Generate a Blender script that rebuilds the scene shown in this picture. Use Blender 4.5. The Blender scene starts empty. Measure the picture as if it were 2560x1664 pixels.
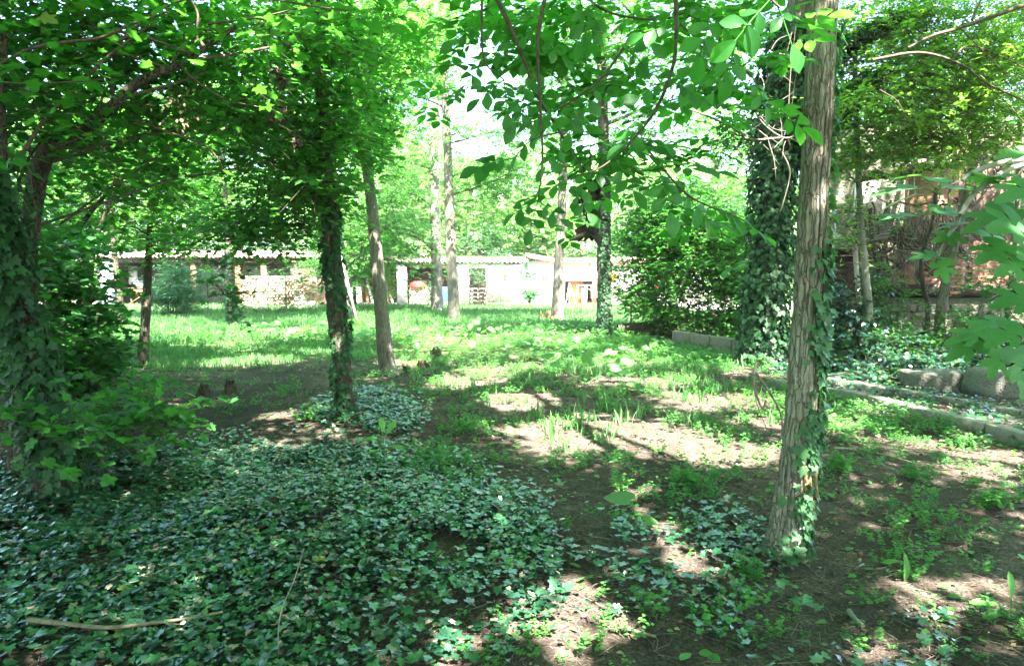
import bpy, math, random
import numpy as np
from mathutils import Matrix, Vector

random.seed(7)
RNG = np.random.default_rng(11)
SC = bpy.context.scene
COL = SC.collection

# ------------------------------------------------------------------ camera
CAM_H = 1.6
PITCH = math.radians(4.75)
FPX = 1706.7            # focal length in pixels of the 2560 px wide photograph
cam_d = bpy.data.cameras.new("camera")
cam_d.sensor_width = 36.0
cam_d.lens = 24.0
cam_d.clip_start = 0.05
cam_d.clip_end = 2000
cam = bpy.data.objects.new("camera", cam_d)
cam.location = (0, 0, CAM_H)
cam.rotation_euler = (math.radians(90) - PITCH, 0, 0)
COL.objects.link(cam)
SC.camera = cam

# ------------------------------------------------------------------ light
SUN_EL = math.radians(57)
SUN_AZ_X, SUN_AZ_Y = 0.34, -0.94        # horizontal direction towards the sun (behind the camera, to the right)
_n = math.hypot(SUN_AZ_X, SUN_AZ_Y)
SUN = np.array([SUN_AZ_X / _n * math.cos(SUN_EL), SUN_AZ_Y / _n * math.cos(SUN_EL), math.sin(SUN_EL)])
world = bpy.data.worlds.new("World")
SC.world = world
world.use_nodes = True
wn = world.node_tree.nodes
wl = world.node_tree.links
wn.clear()
sky = wn.new("ShaderNodeTexSky")
sky.sky_type = 'NISHITA'
sky.sun_disc = False
sky.sun_elevation = SUN_EL
sky.sun_rotation = math.atan2(SUN[0], SUN[1])
sky.air_density = 1.0
sky.dust_density = 2.0
sky.ozone_density = 1.0
bg = wn.new("ShaderNodeBackground")
bg.inputs['Strength'].default_value = 0.08
out = wn.new("ShaderNodeOutputWorld")
wl.new(sky.outputs[0], bg.inputs[0])
wl.new(bg.outputs[0], out.inputs[0])
sun_d = bpy.data.lights.new("sun", 'SUN')
sun_d.energy = 5.0
sun_d.angle = math.radians(0.6)
sun_d.color = (1.0, 0.95, 0.87)
sun_o = bpy.data.objects.new("sun", sun_d)
sun_o.rotation_euler = Vector(SUN.tolist()).to_track_quat('Z', 'Y').to_euler()
sun_o.location = (0, 0, 30)
COL.objects.link(sun_o)

SC.view_settings.view_transform = 'Standard'
SC.view_settings.look = 'None'
SC.view_settings.exposure = 4.05
SC.view_settings.gamma = 1.0
SC.view_settings.use_curve_mapping = False
SC.render.engine = 'CYCLES'
cy = SC.cycles
cy.max_bounces = 7
cy.diffuse_bounces = 4
cy.glossy_bounces = 2
cy.transmission_bounces = 5
cy.transparent_max_bounces = 4
cy.caustics_reflective = False
cy.caustics_refractive = False
cy.use_denoising = True
cy.sample_clamp_indirect = 6.0

# ------------------------------------------------------------------ photograph pixel -> place
CP, SP = math.cos(PITCH), math.sin(PITCH)
def at(px, py, Y):
    """world point on the sight line of a photograph pixel at distance Y"""
    x = (px - 1280) / FPX
    y = (832 - py) / FPX
    d = np.array([x, CP + y * SP, -SP + y * CP])
    t = Y / d[1]
    return np.array([0, 0, CAM_H]) + d * t
def G(px, py):
    x = (px - 1280) / FPX
    y = (832 - py) / FPX
    d = np.array([x, CP + y * SP, -SP + y * CP])
    return np.array([0, 0, CAM_H]) + d * (-CAM_H / d[2])
def PX(w, Y):
    return w * Y / FPX

def hgt(x, y):
    x = np.asarray(x, float); y = np.asarray(y, float)
    h = 0.022 * np.sin(x * 1.7 + 0.6 * y) + 0.02 * np.sin(y * 1.3 - 0.8 * x + 2) + 0.012 * np.sin(3.7 * x + 1.1) * np.sin(3.1 * y)
    h = h + 0.07 * np.exp(-(((x + 1.2) / 1.3) ** 2 + ((y - 4.1) / 0.9) ** 2))
    h = h + 0.25 * np.clip((x - 7.0) / 3.0, 0, 1) * np.clip((y - 10.5) / 3, 0, 1)
    far = np.clip((y - 20) / 8.0, 0, 1)
    return h * (1 - far)

# ------------------------------------------------------------------ mesh builder
class MB:
    def __init__(self):
        self.V = []; self.F = []; self.T = []; self.n = 0
    def add(self, V, F, tint=0.5):
        V = np.asarray(V, float).reshape(-1, 3)
        F = np.asarray(F, int)
        self.V.append(V); self.F.append(F + self.n); self.n += len(V)
        t = np.full(len(F), tint, float) if np.isscalar(tint) else np.asarray(tint, float)
        self.T.append(t)
    def box(self, lo, hi, rot=0.0, tint=0.5, M=None):
        lo = np.asarray(lo, float); hi = np.asarray(hi, float)
        c = (lo + hi) / 2; s = (hi - lo) / 2
        v = np.array([[i, j, k] for i in (-1, 1) for j in (-1, 1) for k in (-1, 1)], float) * s
        if rot:
            cr, sr = math.cos(rot), math.sin(rot)
            v[:, :2] = v[:, :2] @ np.array([[cr, sr], [-sr, cr]])
        if M is not None:
            v = v @ M.T
        self.add(v + c, [[0, 1, 3, 2], [4, 6, 7, 5], [0, 4, 5, 1], [2, 3, 7, 6], [0, 2, 6, 4], [1, 5, 7, 3]], tint)
        return self
    def bar(self, a, b, w, h=None, tint=0.5):
        """rectangular bar from a to b"""
        h = h or w
        a = np.asarray(a, float); b = np.asarray(b, float)
        d = b - a; L = np.linalg.norm(d); d /= L
        u = np.cross(d, [0, 0, 1.0])
        if np.linalg.norm(u) < 1e-3: u = np.array([1.0, 0, 0])
        u /= np.linalg.norm(u); v = np.cross(d, u)
        V = [p + u * sx * w / 2 + v * sy * h / 2 for p in (a, b) for sx, sy in ((-1, -1), (1, -1), (1, 1), (-1, 1))]
        self.add(V, [[0, 1, 2, 3], [7, 6, 5, 4], [0, 4, 5, 1], [1, 5, 6, 2], [2, 6, 7, 3], [3, 7, 4, 0]], tint)
        return self
    def tube(self, P, R, sides=6, noise=None, tint=0.5, cap=True):
        V, F = tube(P, R, sides, noise)
        self.add(V, F, tint)
        if cap:
            P = np.asarray(P, float)
            k = len(P)
            for ring, pt in ((0, P[0]), (k - 1, P[-1])):
                base = self.n - (0 if ring == 0 and False else 0)
                idx0 = self.n
                ringv = V[ring * sides:(ring + 1) * sides]
                Vc = np.vstack([ringv, pt])
                Fc = [[i, (i + 1) % sides, sides] if ring else [(i + 1) % sides, i, sides] for i in range(sides)]
                self.add(Vc, Fc, tint)
        return self
    def build(self, name, mat, parent=None, smooth=False, origin=None, kind=None):
        if origin is None:
            origin = np.array(parent['_o']) if parent is not None else np.zeros(3)
        V = np.vstack(self.V) - origin
        me = bpy.data.meshes.new(name)
        nl = sum(f.size for f in self.F); npoly = sum(len(f) for f in self.F)
        me.vertices.add(len(V)); me.loops.add(nl); me.polygons.add(npoly)
        me.vertices.foreach_set("co", V.astype(np.float32).ravel())
        me.loops.foreach_set("vertex_index", np.concatenate([f.ravel() for f in self.F]).astype(np.int32))
        tot = np.concatenate([np.full(len(f), f.shape[1]) for f in self.F])
        st = np.concatenate([[0], np.cumsum(tot)[:-1]])
        me.polygons.foreach_set("loop_start", st.astype(np.int32))
        me.polygons.foreach_set("loop_total", tot.astype(np.int32))
        me.update(calc_edges=True)
        a = me.attributes.new("tint", 'FLOAT', 'FACE')
        a.data.foreach_set("value", np.concatenate(self.T).astype(np.float32))
        if smooth:
            me.polygons.foreach_set("use_smooth", np.ones(npoly, bool))
        if mat is not None: me.materials.append(mat)
        o = bpy.data.objects.new(name, me)
        COL.objects.link(o)
        o['_o'] = [float(v) for v in origin]
        if parent is not None:
            o.parent = parent
        elif origin is not None:
            o.location = origin
        if kind: o['kind'] = kind
        return o

def smooth_path(P, n):
    """Catmull-Rom through control points (any number of columns)"""
    P = np.asarray(P, float)
    Q = np.vstack([2 * P[0] - P[1], P, 2 * P[-1] - P[-2]])
    t = np.linspace(0, len(P) - 1 - 1e-6, n)
    i = t.astype(int); f = (t - i)[:, None]
    a, b, c, d = Q[i], Q[i + 1], Q[i + 2], Q[i + 3]
    return 0.5 * (2 * b + (c - a) * f + (2 * a - 5 * b + 4 * c - d) * f ** 2 + (3 * b - a - 3 * c + d) * f ** 3)

def tube(P, R, sides=6, noise=None):
    P = np.asarray(P, float); n = len(P)
    R = np.full(n, R, float) if np.isscalar(R) else np.asarray(R, float)
    T = np.gradient(P, axis=0); T /= np.linalg.norm(T, axis=1)[:, None] + 1e-9
    ref = np.array([0.0, 1.0, 0.0]) if abs(T[:, 1]).mean() < 0.8 else np.array([1.0, 0, 0])
    U = np.cross(T, ref); U /= np.linalg.norm(U, axis=1)[:, None] + 1e-9
    W = np.cross(T, U)
    ang = np.arange(sides) / sides * 2 * math.pi
    rr = R[:, None] * np.ones(sides)[None]
    if noise is not None:
        rr = rr * noise(ang[None, :], np.linspace(0, 1, n)[:, None])
    V = P[:, None] + rr[..., None] * (np.cos(ang)[None, :, None] * U[:, None] + np.sin(ang)[None, :, None] * W[:, None])
    i = np.arange(n - 1)[:, None] * sides; j = np.arange(sides)[None]
    jn = (j + 1) % sides
    F = np.stack([i + j, i + jn, i + sides + jn, i + sides + j], -1).reshape(-1, 4)
    return V.reshape(-1, 3), F

def bark_noise(seed, amp=0.06, ridges=9, length=6.0, flare=0.0):
    r = np.random.default_rng(seed)
    ph = r.uniform(0, 6.28, 12)
    def f(a, t):
        L = t * length
        w = 0.5 * np.sin(L * 2.1 + ph[0]) + 0.4 * np.sin(L * 5.3 + ph[1])
        v = np.abs(np.sin(a * ridges / 2 + w * 1.3 + ph[2]))
        v2 = np.abs(np.sin(a * (ridges - 2) / 2 - 0.7 * np.sin(L * 3.7 + ph[3]) + ph[4]))
        o = 1 + amp * (v - 0.6) + amp * 0.7 * (v2 - 0.6)
        o = o + 0.5 * amp * np.sin(a * 2 + L * 1.1 + ph[5]) + amp * 0.6 * np.sin(L * 11 + 3 * a + ph[6]) * np.sin(L * 7 + ph[7])
        o = o + r.normal(0, amp * 0.16, np.broadcast(a, t).shape)
        if flare:
            k = np.exp(-L / 0.16)
            o = o + k * flare * (0.6 + 0.5 * np.cos(a * 3 + ph[8]) + 0.3 * np.cos(a * 5 + ph[9]))
        return o
    return f

# ------------------------------------------------------------------ things
def thing(name, label, cat, loc, group=None):
    o = bpy.data.objects.new(name, None)
    COL.objects.link(o)
    o.location = tuple(float(v) for v in loc)
    o['_o'] = [float(v) for v in loc]
    o.empty_display_size = 0.1
    o['label'] = label; o['category'] = cat
    if group: o['group'] = group
    return o
def tag(o, label, cat, group=None):
    o['label'] = label; o['category'] = cat
    if group: o['group'] = group
    return o
def struct(o):
    o['kind'] = 'structure'; return o

# ------------------------------------------------------------------ materials
def new_mat(name):
    m = bpy.data.materials.new(name); m.use_nodes = True
    nt = m.node_tree; nt.nodes.clear()
    return m, nt, nt.nodes, nt.links
def N(ns, typ, **kw):
    n = ns.new(typ)
    for k, v in kw.items():
        if k.startswith('i_'):
            n.inputs[k[2:].replace('_', ' ')].default_value = v
        else:
            setattr(n, k, v)
    return n
def mixc(ns, ls, fac, a, b, blend='MIX'):
    m = ns.new("ShaderNodeMix"); m.data_type = 'RGBA'; m.blend_type = blend
    for s, v in ((m.inputs[0], fac), (m.inputs[6], a), (m.inputs[7], b)):
        if hasattr(v, 'is_linked') or hasattr(v, 'links'):
            ls.new(v, s)
        else:
            s.default_value = v if isinstance(v, (int, float)) else (*v, 1) if len(v) == 3 else v
    return m.outputs[2]
def ramp(ns, ls, src, stops):
    r = ns.new("ShaderNodeValToRGB")
    e = r.color_ramp.elements
    while len(e) > 1: e.remove(e[-1])
    e[0].position = stops[0][0]; e[0].color = (*stops[0][1], 1)
    for p, c in stops[1:]:
        k = e.new(p); k.color = (*c, 1)
    ls.new(src, r.inputs[0])
    return r.outputs[0]
def gray(v): return (v, v, v)

def surf_mat(name, c1, c2, scale=6, rough=0.85, bump=0.4, bdist=0.01, stretch=(1, 1, 1), c3=None, detail=6, tint=0.0, coat=0.0, fine=40):
    m, nt, ns, ls = new_mat(name)
    tc = ns.new("ShaderNodeTexCoord")
    mp = ns.new("ShaderNodeMapping"); mp.inputs['Scale'].default_value = stretch
    ls.new(tc.outputs['Object'], mp.inputs[0])
    n1 = N(ns, "ShaderNodeTexNoise", i_Scale=scale, i_Detail=detail, i_Roughness=0.65)
    n2 = N(ns, "ShaderNodeTexNoise", i_Scale=fine, i_Detail=4, i_Roughness=0.6)
    ls.new(mp.outputs[0], n1.inputs[0]); ls.new(mp.outputs[0], n2.inputs[0])
    st = [(0.3, c1), (0.7, c2)]
    if c3: st = [(0.28, c1), (0.5, c2), (0.72, c3)]
    col = ramp(ns, ls, n1.outputs[0], st)
    f2 = ramp(ns, ls, n2.outputs[0], [(0.3, gray(0.7)), (0.7, gray(1.15))])
    col = mixc(ns, ls, 0.8, col, f2, 'MULTIPLY')
    if tint:
        oi = ns.new("ShaderNodeObjectInfo"); a = ns.new("ShaderNodeAttribute"); a.attribute_name = 'tint'
        ad = N(ns, "ShaderNodeMath", operation='ADD'); ls.new(oi.outputs['Random'], ad.inputs[0]); ls.new(a.outputs['Fac'], ad.inputs[1])
        fr = N(ns, "ShaderNodeMath", operation='FRACT'); ls.new(ad.outputs[0], fr.inputs[0])
        t = ramp(ns, ls, fr.outputs[0], [(0, gray(1 - tint)), (1, gray(1 + tint * 0.6))])
        col = mixc(ns, ls, 1.0, col, t, 'MULTIPLY')
    b = ns.new("ShaderNodeBsdfPrincipled")
    ls.new(col, b.inputs['Base Color']); b.inputs['Roughness'].default_value = rough
    b.inputs['Specular IOR Level'].default_value = 0.3
    if coat: b.inputs['Coat Weight'].default_value = coat
    ad2 = N(ns, "ShaderNodeMath", operation='ADD'); ls.new(n1.outputs[0], ad2.inputs[0]); ls.new(n2.outputs[0], ad2.inputs[1])
    bp = N(ns, "ShaderNodeBump"); bp.inputs['Strength'].default_value = bump; bp.inputs['Distance'].default_value = bdist
    ls.new(ad2.outputs[0], bp.inputs['Height']); ls.new(bp.outputs[0], b.inputs['Normal'])
    o = ns.new("ShaderNodeOutputMaterial"); ls.new(b.outputs[0], o.inputs[0])
    return m

def leaf_mat(name, c1, c2, trans=None, tmix=0.45, rough=0.45, spec=0.5, obj=False, yellow=0.0, sheen=1.0):
    """leaf: reflective face + light coming through; each leaf gets its own tint"""
    m, nt, ns, ls = new_mat(name)
    if obj:
        src = ns.new("ShaderNodeObjectInfo").outputs['Random']
    else:
        a = ns.new("ShaderNodeAttribute"); a.attribute_name = 'tint'; src = a.outputs['Fac']
    stops = [(0.0, c1), (0.975 if yellow else 1.0, c2)]
    if yellow: stops += [(1.0 - yellow * 0.3, (0.20, 0.19, 0.04))]
    col = ramp(ns, ls, src, stops)
    tc = ns.new("ShaderNodeTexCoord")
    nz = N(ns, "ShaderNodeTexNoise", i_Scale=30.0, i_Detail=2)
    ls.new(tc.outputs['Object'], nz.inputs[0])
    v = ramp(ns, ls, nz.outputs[0], [(0.3, gray(0.8)), (0.7, gray(1.15))])
    col = mixc(ns, ls, 1.0, col, v, 'MULTIPLY')
    b = ns.new("ShaderNodeBsdfPrincipled")
    ls.new(col, b.inputs['Base Color'])
    b.inputs['Roughness'].default_value = rough
    b.inputs['Specular IOR Level'].default_value = spec
    if name == 'leaf_ivy':
        b.inputs['Coat Weight'].default_value = 1.0; b.inputs['Coat Roughness'].default_value = .32; b.inputs['Coat Tint'].default_value = (.85, .95, 1, 1)
    t = ns.new("ShaderNodeBsdfTranslucent")
    tr = trans or tuple(min(1, x * 2.2) for x in c2)
    tcl = mixc(ns, ls, 1.0, mixc(ns, ls, src, tuple(x * 0.75 for x in tr), tr), v, 'MULTIPLY')
    ls.new(tcl, t.inputs[0])
    mx = ns.new("ShaderNodeMixShader"); mx.inputs[0].default_value = tmix
    ls.new(b.outputs[0], mx.inputs[1]); ls.new(t.outputs[0], mx.inputs[2])
    o = ns.new("ShaderNodeOutputMaterial"); ls.new(mx.outputs[0], o.inputs[0])
    return m

M = {}
M['bark'] = surf_mat('bark_grey', (0.10, 0.085, 0.06), (0.30, 0.27, 0.21), 9, 0.95, 1.0, 0.02, (1, 1, 0.22), c3=(0.19, 0.165, 0.12), fine=60)
def bark_mat(name, ridge, mid, fissure, green=None):
    m, nt, ns, ls = new_mat(name)
    tc = ns.new("ShaderNodeTexCoord")
    mp = ns.new("ShaderNodeMapping"); mp.inputs['Scale'].default_value = (1, 1, .14); ls.new(tc.outputs['Object'], mp.inputs[0])
    d = N(ns, "ShaderNodeTexNoise", i_Scale=14.0, i_Detail=3); ls.new(tc.outputs['Object'], d.inputs[0])
    mx = mixc(ns, ls, .035, mp.outputs[0], d.outputs[1], 'ADD')
    n1 = N(ns, "ShaderNodeTexNoise", i_Scale=42.0, i_Detail=7, i_Roughness=.7); ls.new(mx, n1.inputs[0])
    v = N(ns, "ShaderNodeTexVoronoi", i_Scale=38.0); v.feature = 'DISTANCE_TO_EDGE'; ls.new(mx, v.inputs[0])
    f = ramp(ns, ls, v.outputs['Distance'], [(0.0, gray(.25)), (0.09, gray(1))])
    n3 = N(ns, "ShaderNodeTexNoise", i_Scale=3.0, i_Detail=5); ls.new(tc.outputs['Object'], n3.inputs[0])
    c = ramp(ns, ls, n1.outputs[0], [(.3, fissure), (.5, mid), (.68, ridge)])
    c = mixc(ns, ls, f, fissure, c)
    big = ramp(ns, ls, n3.outputs[0], [(.35, gray(.72)), (.65, gray(1.2))]); c = mixc(ns, ls, 1.0, c, big, 'MULTIPLY')
    if green:
        g2 = N(ns, "ShaderNodeTexNoise", i_Scale=6.0, i_Detail=4); ls.new(tc.outputs['Object'], g2.inputs[0])
        c = mixc(ns, ls, ramp(ns, ls, g2.outputs[0], [(.5, gray(0)), (.68, gray(.6))]), c, green)
    b = ns.new("ShaderNodeBsdfPrincipled"); ls.new(c, b.inputs['Base Color']); b.inputs['Roughness'].default_value = .95; b.inputs['Specular IOR Level'].default_value = .15
    h = N(ns, "ShaderNodeMath", operation='ADD'); ls.new(f, h.inputs[0]); ls.new(n1.outputs[0], h.inputs[1])
    bp = N(ns, "ShaderNodeBump"); bp.inputs['Strength'].default_value = 1.0; bp.inputs['Distance'].default_value = .012
    ls.new(h.outputs[0], bp.inputs['Height']); ls.new(bp.outputs[0], b.inputs['Normal'])
    o = ns.new("ShaderNodeOutputMaterial"); ls.new(b.outputs[0], o.inputs[0]); return m
M['bark_f'] = bark_mat('bark_fissured', (0.40, 0.37, 0.31), (0.29, 0.265, 0.215), (0.10, 0.082, 0.06), (0.15, 0.165, 0.095))
M['bark'] = bark_mat('bark_grey', (0.25, 0.23, 0.19), (0.17, 0.155, 0.125), (0.08, 0.07, 0.055), (0.13, 0.135, 0.09))
M['bark_b'] = bark_mat('bark_brown', (0.15, 0.125, 0.095), (0.09, 0.075, 0.055), (0.03, 0.025, 0.02))
M['bark_fig'] = surf_mat('fig_bark', (0.20, 0.19, 0.17), (0.42, 0.40, 0.36), 12, 0.8, 0.4, 0.004, fine=50)
M['bark_pale'] = surf_mat('bark_pale', (0.12, 0.11, 0.095), (0.25, 0.23, 0.20), 7, 0.95, 0.8, 0.015, (1, 1, 0.3), fine=50)
M['twig'] = surf_mat('twig_bark', (0.05, 0.035, 0.025), (0.13, 0.095, 0.07), 20, 0.9, 0.5, 0.004)
M['deadtwig'] = surf_mat('dead_twig', (0.11, 0.09, 0.07), (0.26, 0.22, 0.18), 20, 0.9, 0.5, 0.004, tint=0.3)
M['branchwood'] = surf_mat('fallen_wood', (0.09, 0.07, 0.05), (0.22, 0.18, 0.13), 14, 0.92, 0.8, 0.008, fine=50)
M['splinter'] = surf_mat('bare_wood', (0.22, 0.12, 0.06), (0.42, 0.27, 0.15), 12, 0.8, 0.8, 0.01, (1, 1, 0.15))
# leaves: dark leaves with shade put into the green, bright canopy leaves, feathery acacia, ivy ...
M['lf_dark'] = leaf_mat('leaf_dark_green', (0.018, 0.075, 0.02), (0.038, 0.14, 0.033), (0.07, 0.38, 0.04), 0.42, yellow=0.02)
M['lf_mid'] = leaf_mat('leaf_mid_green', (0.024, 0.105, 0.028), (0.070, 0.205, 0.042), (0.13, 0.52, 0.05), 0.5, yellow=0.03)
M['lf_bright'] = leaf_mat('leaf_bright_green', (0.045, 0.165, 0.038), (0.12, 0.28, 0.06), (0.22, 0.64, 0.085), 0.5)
M['lf_sun'] = leaf_mat('leaf_sun_tinted_green', (0.06, 0.18, 0.03), (0.17, 0.32, 0.05), (0.38, 0.72, 0.07), 0.5)  # warmer leaf copy, sunlight put into the colour of shaded crowns
M['lf_far_suntint'] = leaf_mat('leaf_acacia_sun_tinted', (0.12, 0.25, 0.08), (0.27, 0.42, 0.16), (0.36, 0.70, 0.18), 0.45)  # paler acacia leaf copy with extra sun put into its colour
M['lf_aca'] = leaf_mat('leaf_acacia', (0.06, 0.18, 0.045), (0.14, 0.30, 0.085), (0.24, 0.64, 0.12), 0.5)
M['lf_blue'] = leaf_mat('leaf_bluish', (0.04, 0.13, 0.06), (0.09, 0.22, 0.11), (0.12, 0.40, 0.12), 0.35, rough=0.35)
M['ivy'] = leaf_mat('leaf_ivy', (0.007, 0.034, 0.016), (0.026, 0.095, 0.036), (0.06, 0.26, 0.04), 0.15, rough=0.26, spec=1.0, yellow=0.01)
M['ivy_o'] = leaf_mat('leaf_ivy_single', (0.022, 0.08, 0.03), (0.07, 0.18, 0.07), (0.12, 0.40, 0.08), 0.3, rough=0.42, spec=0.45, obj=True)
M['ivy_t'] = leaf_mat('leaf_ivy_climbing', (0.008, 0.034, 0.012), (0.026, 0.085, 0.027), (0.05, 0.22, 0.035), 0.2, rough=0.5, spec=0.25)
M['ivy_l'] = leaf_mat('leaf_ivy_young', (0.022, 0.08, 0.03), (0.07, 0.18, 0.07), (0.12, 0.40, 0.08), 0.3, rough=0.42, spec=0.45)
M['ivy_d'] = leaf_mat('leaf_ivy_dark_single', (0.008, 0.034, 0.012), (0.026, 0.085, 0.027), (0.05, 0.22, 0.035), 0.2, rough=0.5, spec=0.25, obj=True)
M['weed'] = leaf_mat('leaf_weed', (0.045, 0.165, 0.04), (0.11, 0.28, 0.065), (0.16, 0.50, 0.07), 0.4, rough=0.6, spec=0.25)
M['grass'] = leaf_mat('leaf_grass', (0.05, 0.14, 0.045), (0.13, 0.25, 0.09), (0.18, 0.45, 0.10), 0.35, rough=0.6, spec=0.25)
M['broad'] = leaf_mat('leaf_broad', (0.05, 0.15, 0.04), (0.11, 0.27, 0.07), (0.2, 0.52, 0.07), 0.35, rough=0.55, yellow=0.03)
M['broad_o'] = leaf_mat('leaf_broad_single', (0.06, 0.18, 0.04), (0.13, 0.30, 0.08), (0.22, 0.55, 0.07), 0.35, rough=0.55, obj=True)
M['walnut_o'] = leaf_mat('leaf_walnut_single', (0.020, 0.095, 0.025), (0.045, 0.17, 0.038), (0.14, 0.56, 0.05), 0.55, rough=0.4, spec=0.45, obj=True)
M['lf_walnut'] = leaf_mat('leaf_walnut', (0.020, 0.095, 0.025), (0.050, 0.175, 0.038), (0.14, 0.56, 0.05), 0.55, rough=0.4, spec=0.45)
M['fig_o'] = leaf_mat('leaf_fig_single', (0.045, 0.15, 0.055), (0.09, 0.24, 0.085), (0.17, 0.52, 0.06), 0.4, rough=0.45, spec=0.5, obj=True)
M['maple_o'] = leaf_mat('leaf_maple_single', (0.024, 0.085, 0.018), (0.055, 0.17, 0.03), (0.12, 0.46, 0.035), 0.45, obj=True, yellow=0.015)
M['litter_twig'] = surf_mat('litter_twig', (0.10, 0.075, 0.06), (0.30, 0.235, 0.19), 9, 0.9, 0.5, 0.004, tint=0.5)
M['clod'] = surf_mat('soil_crumb', (0.04, 0.03, 0.024), (0.10, 0.075, 0.058), 20, 0.95, 0.6, 0.004, tint=0.4)
M['litter'] = surf_mat('leaf_litter', (0.16, 0.10, 0.06), (0.42, 0.32, 0.20), 3, 0.85, 0.2, 0.003, tint=0.6)

# ------------------------------------------------------------------ leaf templates (unit length, tip +Y, face +Z)
def fan(outline, center, fold=0.12, droop=0.1):
    o = np.array(outline, float)
    V = np.zeros((len(o) + 1, 3)); V[:-1, :2] = o; V[-1, :2] = center
    V[:, 2] = np.abs(V[:, 0]) * fold - droop * V[:, 1] ** 2
    n = len(o)
    F = [[i, (i + 1) % n, n] for i in range(n)]
    return V, np.array(F)
def sym(half):
    """half outline from base to tip on +x side; mirrored, counter-clockwise"""
    r = [(x, y) for x, y in half]
    l = [(-x, y) for x, y in half[::-1] if x > 1e-6]
    return r + l
T_OVAL = (np.array([[0, 0, 0], [.30, .42, .05], [0, 1, -.10], [-.30, .42, .05], [0, .45, -.01]]), np.array([[0, 1, 4], [1, 2, 4], [2, 3, 4], [3, 0, 4]]))
T_OVAL_HI = fan(sym([(0, 0), (.13, .08), (.26, .25), (.31, .45), (.26, .66), (.13, .86), (0, 1.02)]), (0, .48), 0.16, 0.14)
T_MAPLE = fan(sym([(0, .05), (.22, -.05), (.50, .08), (.34, .30), (.60, .62), (.28, .60), (.24, .80), (0, 1.0)]), (0, .35), 0.10, 0.10)
T_MAPLE_LO = fan(sym([(0, 0), (.45, .08), (.30, .35), (.48, .62), (.2, .68), (0, 1.0)]), (0, .4), 0.10, 0.10)
T_IVY = fan(sym([(0, .02), (.24, -.10), (.46, .10), (.30, .28), (.44, .55), (.17, .62), (0, 1.0)]), (0, .3), 0.14, 0.16)
T_IVY_LO = fan(sym([(0, 0), (.42, .05), (.36, .5), (0, 1.0)]), (0, .35), 0.14, 0.16)
T_BROAD = fan(sym([(0, .10), (.22, -.06), (.44, .10), (.50, .35), (.40, .62), (.20, .85), (0, 1.0)]), (0, .35), 0.10, 0.18)
T_LANCE = (np.array([[0, 0, 0], [.09, .4, .02], [0, 1, -.14], [-.09, .4, .02]]), np.array([[0, 1, 2], [0, 2, 3]]))
def compound(pairs, lw=0.16, ll=0.30, droop=0.25):
    V, F = [], []
    def lf(o, ang):
        c, s = math.cos(ang), math.sin(ang)
        k = len(V)
        for x, y in ((0, 0), (lw / 2, ll * .5), (0, ll), (-lw / 2, ll * .5)):
            X = o[0] + x * c + y * s; Yc = o[1] - x * s + y * c
            V.append((X, Yc, -droop * Yc ** 2 - 0.1 * abs(X)))
        F.append((k, k + 1, k + 2)); F.append((k, k + 2, k + 3))
    for i in range(pairs):
        y = 0.12 + 0.62 * i / max(1, pairs - 1)
        lf((0.01, y), 1.15); lf((-0.01, y), -1.15)
    lf((0, 0.74), 0)
    return np.array(V), np.array(F)
T_ACA = compound(6, 0.12, 0.26)
T_ACA_LO = compound(3, 0.24, 0.34)
def cluster_tpl(n, tpl, seed, spread=0.55):
    r = np.random.default_rng(seed)
    V, F = [], []; k = 0
    for i in range(n):
        P, T_, Nn = rand_frames(1, r, up=0.6)
        s = r.uniform(.35, .6)
        v = orient(tpl[0] * s, Nn[0], T_[0]) + r.normal(0, spread * 0.5, 3)
        V.append(v); F.append(tpl[1] + k); k += len(v)
    return np.vstack(V), np.vstack(F)
def rand_frames(n, r, up=0.6):
    Nn = r.normal(0, 1, (n, 3)) * (1 - up) + np.array([0, 0, up]); Nn /= np.linalg.norm(Nn, axis=1)[:, None]
    T_ = r.normal(0, 1, (n, 3)); T_[:, 2] -= 0.2
    T_ -= (T_ * Nn).sum(1)[:, None] * Nn; T_ /= np.linalg.norm(T_, axis=1)[:, None] + 1e-9
    return None, T_, Nn
def orient(v, n, t):
    s = np.cross(t, n)
    return v[:, :1] * s + v[:, 1:2] * t + v[:, 2:] * n

def scatter(mb, tpl, P, T_, Nn, S, tint=None):
    """merge a leaf template at many positions"""
    if len(P) == 0: return
    V0, F0 = tpl
    P = np.asarray(P); S = np.broadcast_to(np.asarray(S, float), (len(P),))
    T_ = T_ - (T_ * Nn).sum(1)[:, None] * Nn
    T_ = T_ / (np.linalg.norm(T_, axis=1)[:, None] + 1e-9)
    Sd = np.cross(T_, Nn)
    V = P[:, None] + S[:, None, None] * (V0[None, :, 0, None] * Sd[:, None] + V0[None, :, 1, None] * T_[:, None] + V0[None, :, 2, None] * Nn[:, None])
    k = len(V0)
    F = F0[None] + (np.arange(len(P)) * k)[:, None, None]
    if tint is None: tint = RNG.uniform(0, 1, len(P))
    mb.add(V.reshape(-1, 3), F.reshape(-1, F0.shape[1]), np.repeat(tint, len(F0)))

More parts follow.
